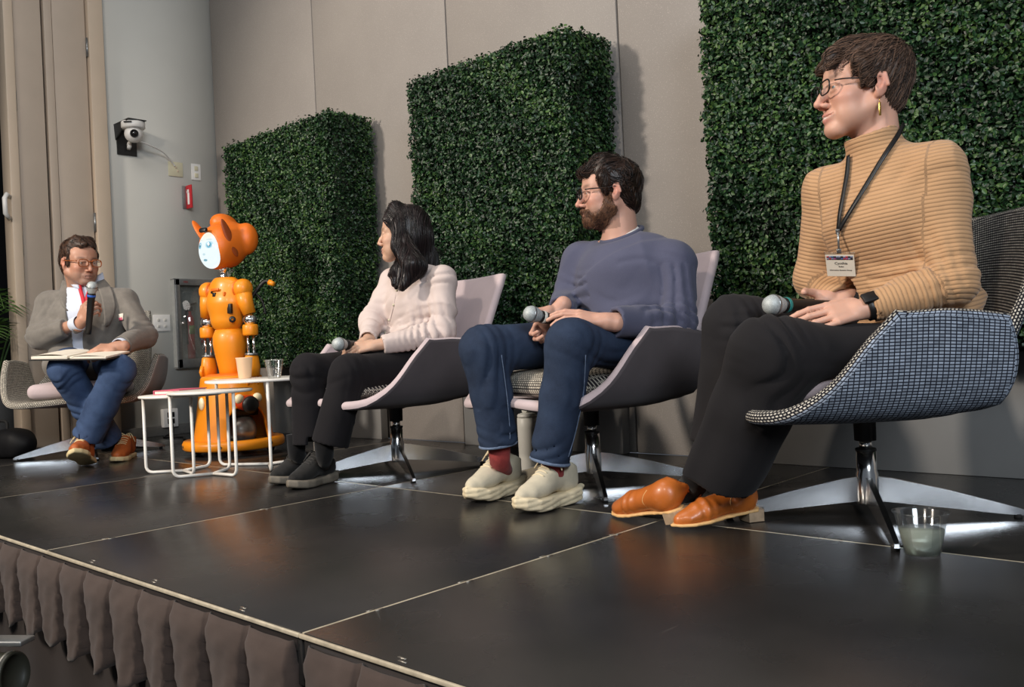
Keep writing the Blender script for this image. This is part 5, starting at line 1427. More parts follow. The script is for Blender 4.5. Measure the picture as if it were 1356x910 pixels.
# ------------------------------------------------------------------ person in the tan sweater (nearest)
def mesh_of(F, name, m, parent, org, **kw):
    V, Q = F.mesh(); return mesh_obj(name, V - org, Q, m, parent, **kw), V, Q
def make_p4():
    org = np.array([CH4[0], CH4[1], 0.0])
    root = empty('person', tuple(org), 0, 'person in tan ribbed turtleneck and glasses, hands on a microphone', 'person')
    nb = at(1164, 208, 2.37); lat = nrm(at(1243, 222, 2.25) - at(1095, 252, 2.46))
    shL, shR = at(1240, 226, 2.255), at(1098, 254, 2.46)
    elL, wrL = at(1262, 374, 2.20), at(1147, 409, 2.225)
    elR, wrR = at(1080, 368, 2.52), at(1114, 400, 2.425)
    hpL, hpR = at(1205, 468, 2.25), at(1215, 438, 2.48)
    knL, knR = at(1008, 463, 2.21), at(973, 433, 2.46)
    anL, anR = at(918, 652, 2.47), at(980, 633, 2.385)
    pel = (hpL + hpR) / 2 + np.array([0, 0, .03])
    waist, chest, upch = at(1200, 362, 2.385), at(1180, 288, 2.355), at(1170, 240, 2.36)
    ho = at(1142, 117, 2.37); HR = head_frame(view_dir(-1, -.03, .02)); hs = 1.08
    hw = np.array([ho])
    # ---- skin
    F = body_field([ho + [0, 0, .15], anL, anR, elL, elR, knL, knR, shL, shR, pel, wrL, wrR], .15, [(ho, .15), (at(1085, 414, 2.28), .12)], .007, .0026)
    T = add_head(F, ho, HR, hs, nose=1.05, smile=1.0, neck_to=nb + [0, 0, -.02], neck_r=.052)
    F.u(p_torso(pel, waist, lat, (.12, .085), (.12, .085))); F.u(p_torso(waist, chest, lat, (.12, .085), (.13, .085)), .03); F.u(p_torso(chest, upch, lat, (.13, .085), (.12, .06)), .03)
    for s, e, w, hp, k, a in ((shL, elL, wrL, hpL, knL, anL), (shR, elR, wrR, hpR, knR, anR)):
        F.u(p_cone(nb + [0, 0, -.04], s, .045, .042), .03); F.u(p_cone(s, e, .040, .034), .02); F.u(p_cone(e, w, .034, .024), .012)
        F.u(p_cone(hp, k, .055, .044), .03); F.u(p_cone(k, a, .043, .025), .02)
    # left hand lies over the right one, fingers to the photo's left
    add_hand(F, wrL, view_dir(-1, -.02, -.12), view_dir(-.12, -.68, .66), view_dir(-.2, .6, .7), [(.10, .22, .18), (.14, .26, .2), (.20, .30, .22), (.26, .34, .24)], ((.85, .35, -.2), (.95, .05, -.25), (.95, -.05, -.25)), 1.02)
    add_hand(F, wrR, view_dir(-.86, -.14, -.40), view_dir(.05, .95, -.30), view_dir(-.3, 0, .9), [(.50, .90, .6), (.55, .95, .6), (.6, 1.0, .6), (.65, 1.0, .6)], ((.75, .62, -.05), (.75, .25, -.60), (.55, -.15, -.8)), 1.0)
    V, Q = F.mesh()
    cols = skin_colors(V, (ho, HR, hs), (.65, .375, .275), lips=(.52, .17, .15), tint=(.66, .24, .18), teeth=True)
    mesh_obj('body', V - org, Q, M['skin'], root, cols=cols)
    eyes(T, HR, hs, root, org, (.16, .22, .25))
    glasses(T, HR, hs, root, org, M['frame_dark'], .050, .033, .0021)
    ea = T((-.004, .083, -.046)) - org
    er = MB().tube([ea, ea + [0, 0, -.012]], .0008, 6); er.box(ea + [0, 0, -.028], (.006, .0015, .034), HR, .0005); er.build('earring', M['gold'], root)
    # ---- hair: cropped at the neck, swept forward over the brow
    H = plain_field([ho], .19, .0036)
    P = lambda c: T(c)
    H.u(p_ell(P((-.020, 0, .036)), np.array((.099, .082, .080)) * hs, HR)); H.u(p_ell(P((-.043, 0, .020)), np.array((.067, .076, .084)) * hs, HR), .02)
    H.u(p_ell(P((-.052, 0, -.030)), np.array((.044, .056, .046)) * hs, HR), .02); H.u(p_ell(P((-.034, 0, .072)), np.array((.078, .066, .045)) * hs, HR), .03)
    for y in (-1, 1): H.u(p_cone(P((.035, y * .070, .045)), P((.018, y * .073, -.004)), .018 * hs, .010 * hs), .015)
    H.u(p_cone(P((.030, .0, .088)), P((.082, .030, .066)), .030 * hs, .018 * hs), .03); H.u(p_cone(P((.088, .038, .066)), P((.100, .046, .030)), .016 * hs, .006 * hs), .015)
    H.u(p_cone(P((.04, -.03, .08)), P((.080, -.035, .055)), .028 * hs, .014 * hs), .03)
    H.s_(p_ell(P((.088, 0, -.040)), np.array((.066, .10, .090)) * hs, HR), .012)
    for y in (-1, 1): H.s_(p_ell(P((.000, y * .088, -.028)), np.array((.030, .022, .036)) * hs, HR), .008)
    H.clip(P((-.06, 0, -.082)), HR @ np.array((.45, 0, -1.0)), .012)
    cw = P((-.075, .01, .095))
    az = lambda Pp: np.arctan2((Pp - cw) @ HR[:, 1], (Pp - cw) @ HR[:, 0] + .4 * ((Pp - cw) @ HR[:, 2]))
    w = Waves(25, 3)
    H.displace(lambda Pp: .0022 * np.sin(az(Pp) * 34 + 2.2 * w(Pp)) + .0018 * w(Pp))
    hm = hair_mat('dark_brown_hair', srgb(42, 32, 27), srgb(112, 86, 70))
    o, HV, HQ = mesh_of(H, 'hair', hm, root, org)
    flow = lambda Pp: nrm_rows((Pp - cw) * np.array(1.0) + (HR[:, 0] * .05 + HR[:, 2] * -.02))
    strands(H, scatter_on(HV, None, 3200, 1), flow, 7, .009, .001, .0009, hm, 'hair_locks', root, org, lift=.004, jit=.16, seed=2)
    # ---- sweater
    S = plain_field([shL, shR, elL, elR, wrL, wrR, pel, nb + [0, 0, .1]], .11, .0062)
    S.u(p_torso(pel + [0, 0, .00], waist, lat, (.172, .132), (.165, .128))); S.u(p_torso(waist, chest, lat, (.165, .128), (.178, .130)), .04); S.u(p_torso(chest, upch, lat, (.178, .130), (.150, .088)), .04)
    S.u(p_cone(nb + [0, 0, -.055], shL, .060, .066), .04); S.u(p_cone(nb + [0, 0, -.055], shR, .060, .066), .04)
    S.u(p_cone(shL, elL, .068, .057), .03); S.u(p_cone(elL, wrL + (elL - wrL) * .07, .057, .039), .025)
    S.u(p_cone(shR, elR, .066, .056), .03); S.u(p_cone(elR, wrR, .056, .040), .025)
    S.u(p_ell(at(1272, 396, 2.33), (.065, .065, .028)), .03)
    S.displace(lambda Pp: folds(13, .007, 5)(Pp) + creases(Pp, shL, elL, .95, .22, .045, .006, 2) + creases(Pp, elL, wrL, .25, .3, .04, .006, 3) + creases(Pp, shL, elL, .05, .12, .05, .007, 6) + creases(Pp, elR, wrR, .3, .4, .04, .006, 4), .02)
    nd = nrm(at(1144, 160, 2.362) - at(1166, 214, 2.37)); n0 = at(1166, 214, 2.37)
    S.u(p_cone(n0 - nd * .01, n0 + nd * .070, .078, .0655), .03); S.u(p_cone(n0 + nd * .045, n0 + nd * .062, .069, .068), .006)
    S.clip_local(n0 + nd * .082, nrm(nd + np.array(_r2) * .10), .11); S.s_(p_cone(n0 + nd * .03, n0 + nd * .14, .054, .058), .004)
    for e, w_ in ((elL, wrL), (elR, wrR)):
        d = nrm(w_ - e); S.clip_local(w_ - d * .012, d, .075); S.s_(p_cone(w_ - d * .05, w_ + d * .05, .028, .034), .003)
    V, Q = S.mesh()
    rib = bones_attr(V, [(pel, upch, .15), (shL, elL, .06), (elL, wrL, .045), (shR, elR, .06), (elR, wrR, .045), (n0, n0 + nd * .1, .065)])
    sw = mesh_obj('sweater', V - org, Q, M['tan_rib'], root, attrs={'rib': rib})
    # ---- trousers
    B = plain_field([hpL, hpR, knL, knR, at(952, 640, 2.38), at(962, 600, 2.46), pel], .13, .0062)
    heL, heR = at(953, 632, 2.385), at(962, 588, 2.455)
    B.u(p_torso(pel + [0, 0, -.02], pel + [0, 0, .07], lat, (.165, .125), (.155, .118)))
    for hp, kn, he, r, rt, rk in ((hpL, knL, heL, .090, .078, .066), (hpR, knR, heR, .088, .100, .073)):
        B.u(p_cone(hp, kn, rt, rk), .05); sh_ = np.array(_r) * .016
        B.u(p_cone(kn + sh_ * .4, kn + (he - kn) * .42 + sh_, rk, .088), .07); B.u(p_cone(kn + (he - kn) * .42 + sh_, he + nrm(he - kn) * .02, .088, r), .03)
        fr = nrm(np.cross(np.cross(he - kn, view_dir(-1, -.1)), he - kn)); B.u(p_cone(kn + fr * .052, he + fr * (r + .002), .016, .008), .05)
    B.u(p_cone(at(1040, 482, 2.23), at(975, 604, 2.36), .070, .060), .08)
    B.displace(lambda Pp: folds(9, .006, 12, aniso=(1, 1, .55))(Pp) + creases(Pp, hpL, knL, .95, .16, .05, .006, 1) + creases(Pp, hpR, knR, .95, .2, .05, .006, 7) + creases(Pp, knL, heL, .10, .16, .045, .005, 9))
    for kn, he, r in ((knL, heL, .087), (knR, heR, .086)):
        d = nrm(he - kn); B.clip_local(he, d, .13); B.s_(p_cone(he - d * .14, he + d * .06, r - .024, r - .011), .003)
    mesh_of(B, 'trousers', M['black_wool'], root, org)
    # ---- boots and socks
    toeA = on_floor(812, 681); dA = nrm(on_floor(918, 700) - toeA); heelA = toeA + dA * .272
    toeB = on_floor(889, 701); dB = nrm(on_floor(992, 690) - toeB); heelB = toeB + dB * .262
    shoe(root, org, heelA + [0, 0, .014], toeA, 'boot', roll=-.22, ankle=anL); shoe(root, org, heelB, toeB, 'boot', ankle=anR)
    for he, an, fo in ((heelA - dA * .06, anL, .0), (heelB - dB * .055, anR, .0)):
        k = MB(); lo_ = he + np.array([0, 0, .055]); up_ = an + np.array([0, 0, .02])
        kn_ = knL if an is anL else knR; top = up_ + nrm(kn_ - up_) * .17
        if fo == 0 and he is not None: k.tube(spline([lo_, (lo_ + up_) / 2 + np.array([0, 0, .005]), up_, top], 12) - org, np.linspace(.026, .044, 12), 20); k.build('sock', M['sock_black'], root)
    # ---- watch
    nL = view_dir(-.12, -.62, .72); wd = nrm(elL - wrL); nL = nrm(nL - wd * (nL @ wd)); wc = wrL + wd * .010; Fw = frame(wd, nL)
    mb = MB().lathe([(.0305, -.010), (.0325, -.009), (.0325, .009), (.0305, .010)], wc - org, 28, Fw); wt = mb.build('watch_strap', M['black'], root)
    sharp(MB().box(wc + nL * .034 - org, (.010, .034, .036), np.stack([nL, np.cross(wd, nL), wd], 1), .004).build('watch_case', M['black'], wt))
    # ---- lanyard and name badge
    bd = empty('name_badge', tuple(at(1113, 350, 2.2)), 0, 'white name badge hanging on a black lanyard over the tan sweater', 'name badge'); bo = np.array(bd.location)
    sp = lambda x, y, off=.0085: surf(S, x, y, 1.9, 2.6, off)
    for pts in ([(1193, 166), (1186, 182), (1174, 205), (1158, 232), (1140, 262), (1124, 288), (1114, 304)], [(1127, 206), (1124, 232), (1119, 262), (1115, 285), (1113, 304)]):
        c = spline([sp(*p) for p in pts], 26); g = fgrad(S, c); tn = np.gradient(c, axis=0); sd = np.cross(tn, g); sd /= np.linalg.norm(sd, axis=1)[:, None]
        G = np.stack([c - sd * .006, c + sd * .006], 1); so = MB().grid(G - bo).build('lanyard_strap', M['black'], bd); md = so.modifiers.new('t', 'SOLIDIFY'); md.thickness = .002; md.offset = 0
    tp, bt_ = sp(1113, 305), sp(1113, 372, .010); up = nrm(tp - bt_); nf = nrm(fgrad(S, sp(1113, 340)[None])[0]); nf = nrm(nf - up * (nf @ up)); nf = nrm(nf * .5 + nrm(-_WW - up * (-_WW @ up)) * .5 - 0 * up); nf = nrm(nf - up * (nf @ up)); rt = np.cross(up, nf)
    R = np.stack([rt, up, nf], 1) @ np.array(Matrix.Rotation(math.radians(5), 3, 'Z'))
    bc = at(1113, 350, (sp(1113, 345) - _CC) @ _WW - .034)
    cp = MB().box(tp - bo + nf * .004, (.010, .014, .006), R, .001); cp.tube([tp - bo + nf * .004, bc + R[:, 1] * .041 - bo], .003, 8); cp.box(bc + R[:, 1] * .040 - bo, (.012, .012, .005), R, .001); cp.build('badge_clip', M['steel'], bd)
    sharp(MB().box(bc - bo, (.078, .076, .0025), R, .001).build('badge_sleeve', M['clear'], bd))
    card = sharp(MB().box(bc + R[:, 2] * .0016 - R[:, 1] * .003 - bo, (.072, .066, .0012), R).build('badge_card', M['paper'], bd))
    cl = [srgb(40, 42, 70), srgb(170, 60, 70), srgb(60, 90, 140), srgb(30, 30, 40), srgb(120, 130, 160), srgb(150, 70, 120)]
    ms = [simple('badge_print_%d' % i, c, .5) for i, c in enumerate(cl)]
    r = random.Random(3)
    for i in range(11):
        for j in range(2):
            MB().box(bc + R @ np.array((-.030 + i * .006, .0235 - j * .0055, .0024)) - bo, (.0058, .0053, .0006), R).build('badge_band', ms[r.randrange(6)], card)
    ink = simple('badge_ink', srgb(70, 66, 64), .6); q = bc + R[:, 2] * .0024 - bo
    text_obj('badge_text', 'Cynthia', .0105, ink, card, Vector(q + R @ np.array((.002, .004, 0))), R)
    text_obj('badge_text', 'Robo', .0060, ink, card, Vector(q + R @ np.array((.002, -.006, 0))), R)
    text_obj('badge_text', 'Information Systems Group', .0050, ink, card, Vector(q + R @ np.array((.0, -.017, 0))), R)
    microphone(at(1024, 404, 2.29), at(1085, 405, 2.375), 'microphone with a teal ring held by the person in the tan sweater', simple('teal_ring', srgb(40, 130, 126), .4))
def nrm_rows(a): return a / (np.linalg.norm(a, axis=-1)[..., None] + 1e-9)
make_p4()
# ------------------------------------------------------------------ bearded man in the blue sweater
def limb(S, a, b, ra, rb, k): S.u(p_cone(a, b, ra, rb), k)
def make_p3():
    org = np.array([CH3[0], CH3[1], 0.0])
    root = empty('person', tuple(org), 0, 'bearded man with glasses in a blue sweater and dark jeans', 'person')
    nb = at(822, 314, 3.17); shL, shR = at(892, 346, 3.03), at(769, 345, 3.30); lat = nrm(shL - shR)
    elL, wrL = at(898, 428, 2.97), at(803, 426, 2.80); elR, wrR = at(752, 402, 3.28), at(739, 412, 2.99)
    hpL, hpR = at(850, 452, 3.06), at(805, 450, 3.22); knL, knR = at(757, 456, 2.77), at(641, 463, 2.94)
    anL, anR = at(733, 628, 2.80), at(662, 612, 2.97)
    pel = (hpL + hpR) / 2 + np.array([0, 0, .03]); waist, chest, upch = at(832, 415, 3.15), at(828, 362, 3.14), at(826, 356, 3.15)
    ho = at(806, 254, 3.16); HR = head_frame(view_dir(-1, -.06, -.04)); hs = 1.0
    # ---- skin
    F = body_field([ho + [0, 0, .14], anL, anR, elL, elR, knL, knR, shL, shR, pel, wrL, wrR], .14, [(ho, .145), (at(745, 420, 2.86), .11)], .008, .003)
    T = add_head(F, ho, HR, hs, nose=1.12, jaw=1.08, smile=.7, neck_to=nb + [0, 0, -.02], neck_r=.060)
    F.u(p_torso(pel, waist, lat, (.12, .085), (.13, .085))); F.u(p_torso(waist, chest, lat, (.13, .085), (.15, .09)), .03); F.u(p_torso(chest, upch, lat, (.15, .09), (.14, .06)), .03)
    for s, e, w, hp, k, a in ((shL, elL, wrL, hpL, knL, anL), (shR, elR, wrR, hpR, knR, anR)):
        F.u(p_cone(nb + [0, 0, -.04], s, .050, .046), .03); F.u(p_cone(s, e, .044, .038), .02); F.u(p_cone(e, w, .040, .028), .012)
        F.u(p_cone(hp, k, .062, .045), .03); F.u(p_cone(k, a, .042, .025), .02)
    kn_ = at(757, 424, 2.74)
    add_hand(F, wrL, nrm(at(745, 416, 2.80) - wrL), view_dir(-.1, -.45, .9), view_dir(-.2, .8, .3), [(.12, .30, .2), (.16, .34, .25), (.22, .38, .3), (.28, .4, .3)], ((.8, .40, -.25), (.95, .1, -.2), (.95, .0, -.2)), 1.0, arm_r=.028)
    add_hand(F, wrR, view_dir(-.62, -.25, -.72), view_dir(-.30, .95, .05), view_dir(-.5, 0, .8), [(.50, .90, .6), (.55, .95, .6), (.6, 1.0, .6), (.65, 1.0, .6)], ((.70, .65, -.05), (.60, .45, -.60), (.45, .1, -.85)), 1.0, arm_r=.028)
    V, Q = F.mesh()
    cols = skin_colors(V, (ho, HR, hs), (.62, .355, .265), lips=(.48, .19, .16), tint=(.64, .22, .16), stub=((.16, .09, .06), .55))
    mesh_obj('body', V - org, Q, M['skin'], root, cols=cols)
    eyes(T, HR, hs, root, org, (.10, .06, .03)); glasses(T, HR, hs, root, org, M['frame_dark'], .052, .036, .0026)
    # ---- hair and beard
    H = plain_field([ho], .17, .0042); P = T
    H.u(p_ell(P((-.019, 0, .046)), np.array((.098, .082, .080)), HR)); H.u(p_ell(P((-.046, 0, .012)), np.array((.064, .076, .080)), HR), .02)
    H.u(p_cone(P((.03, .03, .094)), P((.078, .022, .072)), .032, .020), .03); H.u(p_cone(P((.03, -.03, .094)), P((.078, -.022, .072)), .032, .019), .03)
    H.u(p_ell(P((-.062, 0, -.040)), np.array((.040, .055, .045)), HR), .02)
    for y in (-1, 1): H.u(p_cone(P((.030, y * .070, .040)), P((.020, y * .074, -.018)), .016, .009), .015)
    H.s_(p_ell(P((.090, 0, -.032)), np.array((.062, .10, .088)), HR), .012)
    for y in (-1, 1): H.s_(p_ell(P((-.004, y * .088, -.022)), np.array((.030, .022, .040)), HR), .008)
    H.clip(P((-.06, 0, -.086)), HR @ np.array((.35, 0, -1.0)), .012)
    w = Waves(70, 3); w2 = Waves(32, 8); H.displace(lambda Pp: .0040 * w(Pp) + .0055 * w2(Pp))
    hm = hair_mat('brown_black_curly_hair', srgb(20, 14, 12), srgb(60, 42, 33), .4)
    o, HV, HQ = mesh_of(H, 'hair', hm, root, org)
    cw = P((-.06, 0, .12)); w3 = [Waves(60, 20 + i) for i in range(3)]
    flow = lambda Pp: nrm_rows(Pp - cw) + .9 * np.stack([q(Pp) for q in w3], 1)
    strands(H, scatter_on(HV, None, 1300, 1), flow, 6, .007, .0015, .0014, hm, 'hair_locks', root, org, lift=.004, jit=.3, seed=3)
    Bd = plain_field([ho + HR @ np.array([.03, 0, -.08])], .12, .0034)
    for y in (-1, 1):
        Bd.u(p_cone(P((.012, y * .072, -.020)), P((.014, y * .060, -.066)), .013, .022), .01); Bd.u(p_cone(P((.014, y * .056, -.070)), P((.070, y * .022, -.100)), .026, .030), .015)
        Bd.u(p_cone(P((.100, y * .006, -.060)), P((.086, y * .030, -.074)), .0075, .010), .006); Bd.u(p_cone(P((.086, y * .032, -.074)), P((.078, y * .030, -.098)), .012, .018), .01)
    Bd.u(p_ell(P((.080, 0, -.104)), np.array((.034, .034, .020)), HR), .012); Bd.u(p_ell(P((.045, 0, -.110)), np.array((.05, .05, .022)), HR), .015)
    Bd.s_(p_ell(P((.102, 0, -.0745)), np.array((.022, .020, .0085)), HR), .004)
    gx, gy, gz = np.meshgrid(*Bd.ax, indexing='ij'); skin_d = fsample(F, np.stack([gx.ravel(), gy.ravel(), gz.ravel()], 1)).reshape(Bd.shape)
    Bd.d = np.maximum(Bd.d, skin_d - .0042).astype(np.float32)
    wb = Waves(150, 5); Bd.displace(lambda Pp: .0016 * wb(Pp))
    bm_ = hair_mat('brown_beard', srgb(58, 37, 27), srgb(122, 84, 60), .6)
    o, BV, BQ = mesh_of(Bd, 'beard', bm_, root, org)
    strands(Bd, scatter_on(BV, None, 2200, 2), lambda Pp: nrm_rows(HR[:, 0] * .35 - HR[:, 2] + 0 * Pp), 4, .0035, .0005, .0006, bm_, 'beard_hairs', root, org, lift=.003, jit=.4, seed=4)
    # ---- sweater with a white tee at the neck
    S = plain_field([shL, shR, elL, elR, wrL, wrR, pel, nb], .11, .0066)
    S.u(p_torso(pel + [0, 0, -.01], waist, lat, (.178, .135), (.178, .135))); S.u(p_torso(waist, chest, lat, (.178, .135), (.195, .132)), .04); S.u(p_torso(chest, upch, lat, (.195, .130), (.185, .09)), .04)
    for s in (shL, shR): S.u(p_cone(nb + [0, 0, -.068], s, .060, .062), .04)
    S.u(p_cone(shL, elL, .070, .060), .03); S.u(p_cone(elL, wrL + (elL - wrL) * .06, .058, .046), .025); S.u(p_cone(shR, elR, .068, .058), .03); S.u(p_cone(elR, wrR + (elR - wrR) * .25, .056, .043), .025)
    S.displace(lambda Pp: folds(12, .008, 15)(Pp) + creases(Pp, shL, elL, .95, .25, .05, .007, 2) + creases(Pp, elL, wrL, .2, .3, .045, .006, 3) + creases(Pp, shL, elL, .02, .12, .05, .007, 6) + creases(Pp, shR, elR, .8, .3, .045, .007, 4) + creases(Pp, pel, upch, .28, .2, .06, .009, 8), .02)
    fwd = np.array([math.cos(math.radians(-101)), math.sin(math.radians(-101)), 0]); nk = nrm(np.array([0, 0, .88]) + fwd * .36); n0 = at(823, 312, 3.165)
    S.u(p_torso(n0 - nk * .045, n0 - nk * .004, lat, (.090, .080), (.075, .068)), .02)
    S.clip_local(n0 + nk * .002, nk, .105); S.s_(p_cone(n0 - nk * .03, n0 + nk * .12, .068, .074), .004)
    for e, w_, fr in ((elL, wrL, .10), (elR, wrR, .25)):
        d = nrm(w_ - e); L = np.linalg.norm(w_ - e); S.clip_local(w_ - d * L * fr, d, .08); S.s_(p_cone(w_ - d * (L * fr + .05), w_ + d * .05, .033, .040), .003)
    mesh_of(S, 'sweater', M['navy'], root, org)
    F2 = frame(nk, lat); ts = np.linspace(0, 2 * PI, 49); dirs = np.cos(ts)[:, None] * F2[:, 0] + np.sin(ts)[:, None] * F2[:, 1]
    rs = np.linspace(.055, .13, 160); lv = np.array([fsample(S, n0 - nk * .004 + d * rs[:, None]) for d in dirs])
    rad = np.array([rs[np.nonzero(v < 0)[0][0]] if (v < 0).any() else .074 for v in lv]); rad = np.clip(rad, .066, .092)
    for _ in range(3): rad = (np.roll(rad[:-1], 1) + rad[:-1] + np.roll(rad[:-1], -1)) / 3; rad = np.append(rad, rad[0])
    cv = lambda dr, z: n0 + nk * z + dirs * (rad + dr)[:, None] - org
    MB().tube(cv(.003, .001), .0088, 10, caps=False).build('neck_rib', M['navy'], root)
    MB().grid(np.array([cv(-.004, -.014), cv(-.006, .004), cv(-.012, .014), cv(-.016, .015), cv(-.018, .008), cv(-.014, -.016)])).build('tee_collar', M['tee'], root)
    # ---- jeans
    heL, heR = at(728, 612, 2.79), at(660, 590, 2.965)
    B = plain_field([hpL, hpR, knL, knR, heL, heR, pel], .12, .0062)
    B.u(p_torso(pel + [0, 0, -.02], pel + [0, 0, .06], lat, (.165, .125), (.16, .12)))
    for hp, kn, he in ((hpL, knL, heL), (hpR, knR, heR)):
        B.u(p_cone(hp, kn, .090, .073), .03); B.u(p_cone(kn, kn + (he - kn) * .45, .073, .066), .03); B.u(p_cone(kn + (he - kn) * .45, he + nrm(he - kn) * .02, .066, .062), .02)
    B.displace(lambda Pp: folds(11, .006, 22, aniso=(1, 1, .6))(Pp) + creases(Pp, hpL, knL, .98, .14, .04, .005, 1) + creases(Pp, hpR, knR, .98, .14, .04, .005, 7) + creases(Pp, knL, heL, .88, .14, .045, .007, 9) + creases(Pp, knR, heR, .88, .14, .045, .007, 10) + creases(Pp, knL, heL, .06, .10, .04, .005, 11) + creases(Pp, knR, heR, .06, .10, .04, .005, 12))
    for kn, he in ((knL, heL), (knR, heR)):
        d = nrm(he - kn); B.clip_local(he, d, .11); B.s_(p_cone(he - d * .12, he + d * .05, .048, .054), .003)
    jo, _, _ = mesh_of(B, 'jeans', M['denim'], root, org)
    for kn, he in ((knL, heL), (knR, heR)):
        d = nrm(he - kn); Fh = frame(d, lat)
        MB().tube([he - d * .004 + Fh[:, 0] * .0605 * math.cos(t) + Fh[:, 1] * .0605 * math.sin(t) - org for t in np.linspace(0, 2 * PI, 33)], .0052, 8, caps=False).build('hem', M['denim_hem'], jo)
        sm = MB()
        pts = [surf(B, p[0], p[1], 2.4, 3.3, .002) for p in ([(775, 470), (772, 520), (762, 570), (752, 605)] if kn is knL else [(664, 470), (670, 520), (674, 560), (675, 582)])]
        sm.tube(spline(pts, 20) - org, .0016, 6); sm.build('seam', M['denim_hem'], jo)
    # ---- sneakers and socks
    toeL, toeR = on_floor(682, 684), on_floor(617, 669)
    for toe, hpx, an in ((toeL, (758, 664), anL), (toeR, (694, 648), anR)):
        d = nrm(on_floor(*hpx) - toe); heel = toe + d * .295
        shoe(root, org, heel, toe, 'sneaker', ankle=an + [0, 0, .03])
        lo_ = heel - d * .062 + np.array([0, 0, .07]); MB().tube(np.array([lo_, (lo_ + an) / 2, an, an + [0, 0, .08]]) - org, [.022, .026, .034, .040], 20).build('sock', M['sock_red'], root)
    microphone(at(704, 416, 2.88), at(748, 428, 2.945), 'microphone with a white ring held by the bearded man', simple('white_ring', srgb(232, 226, 214), .4))
make_p3()
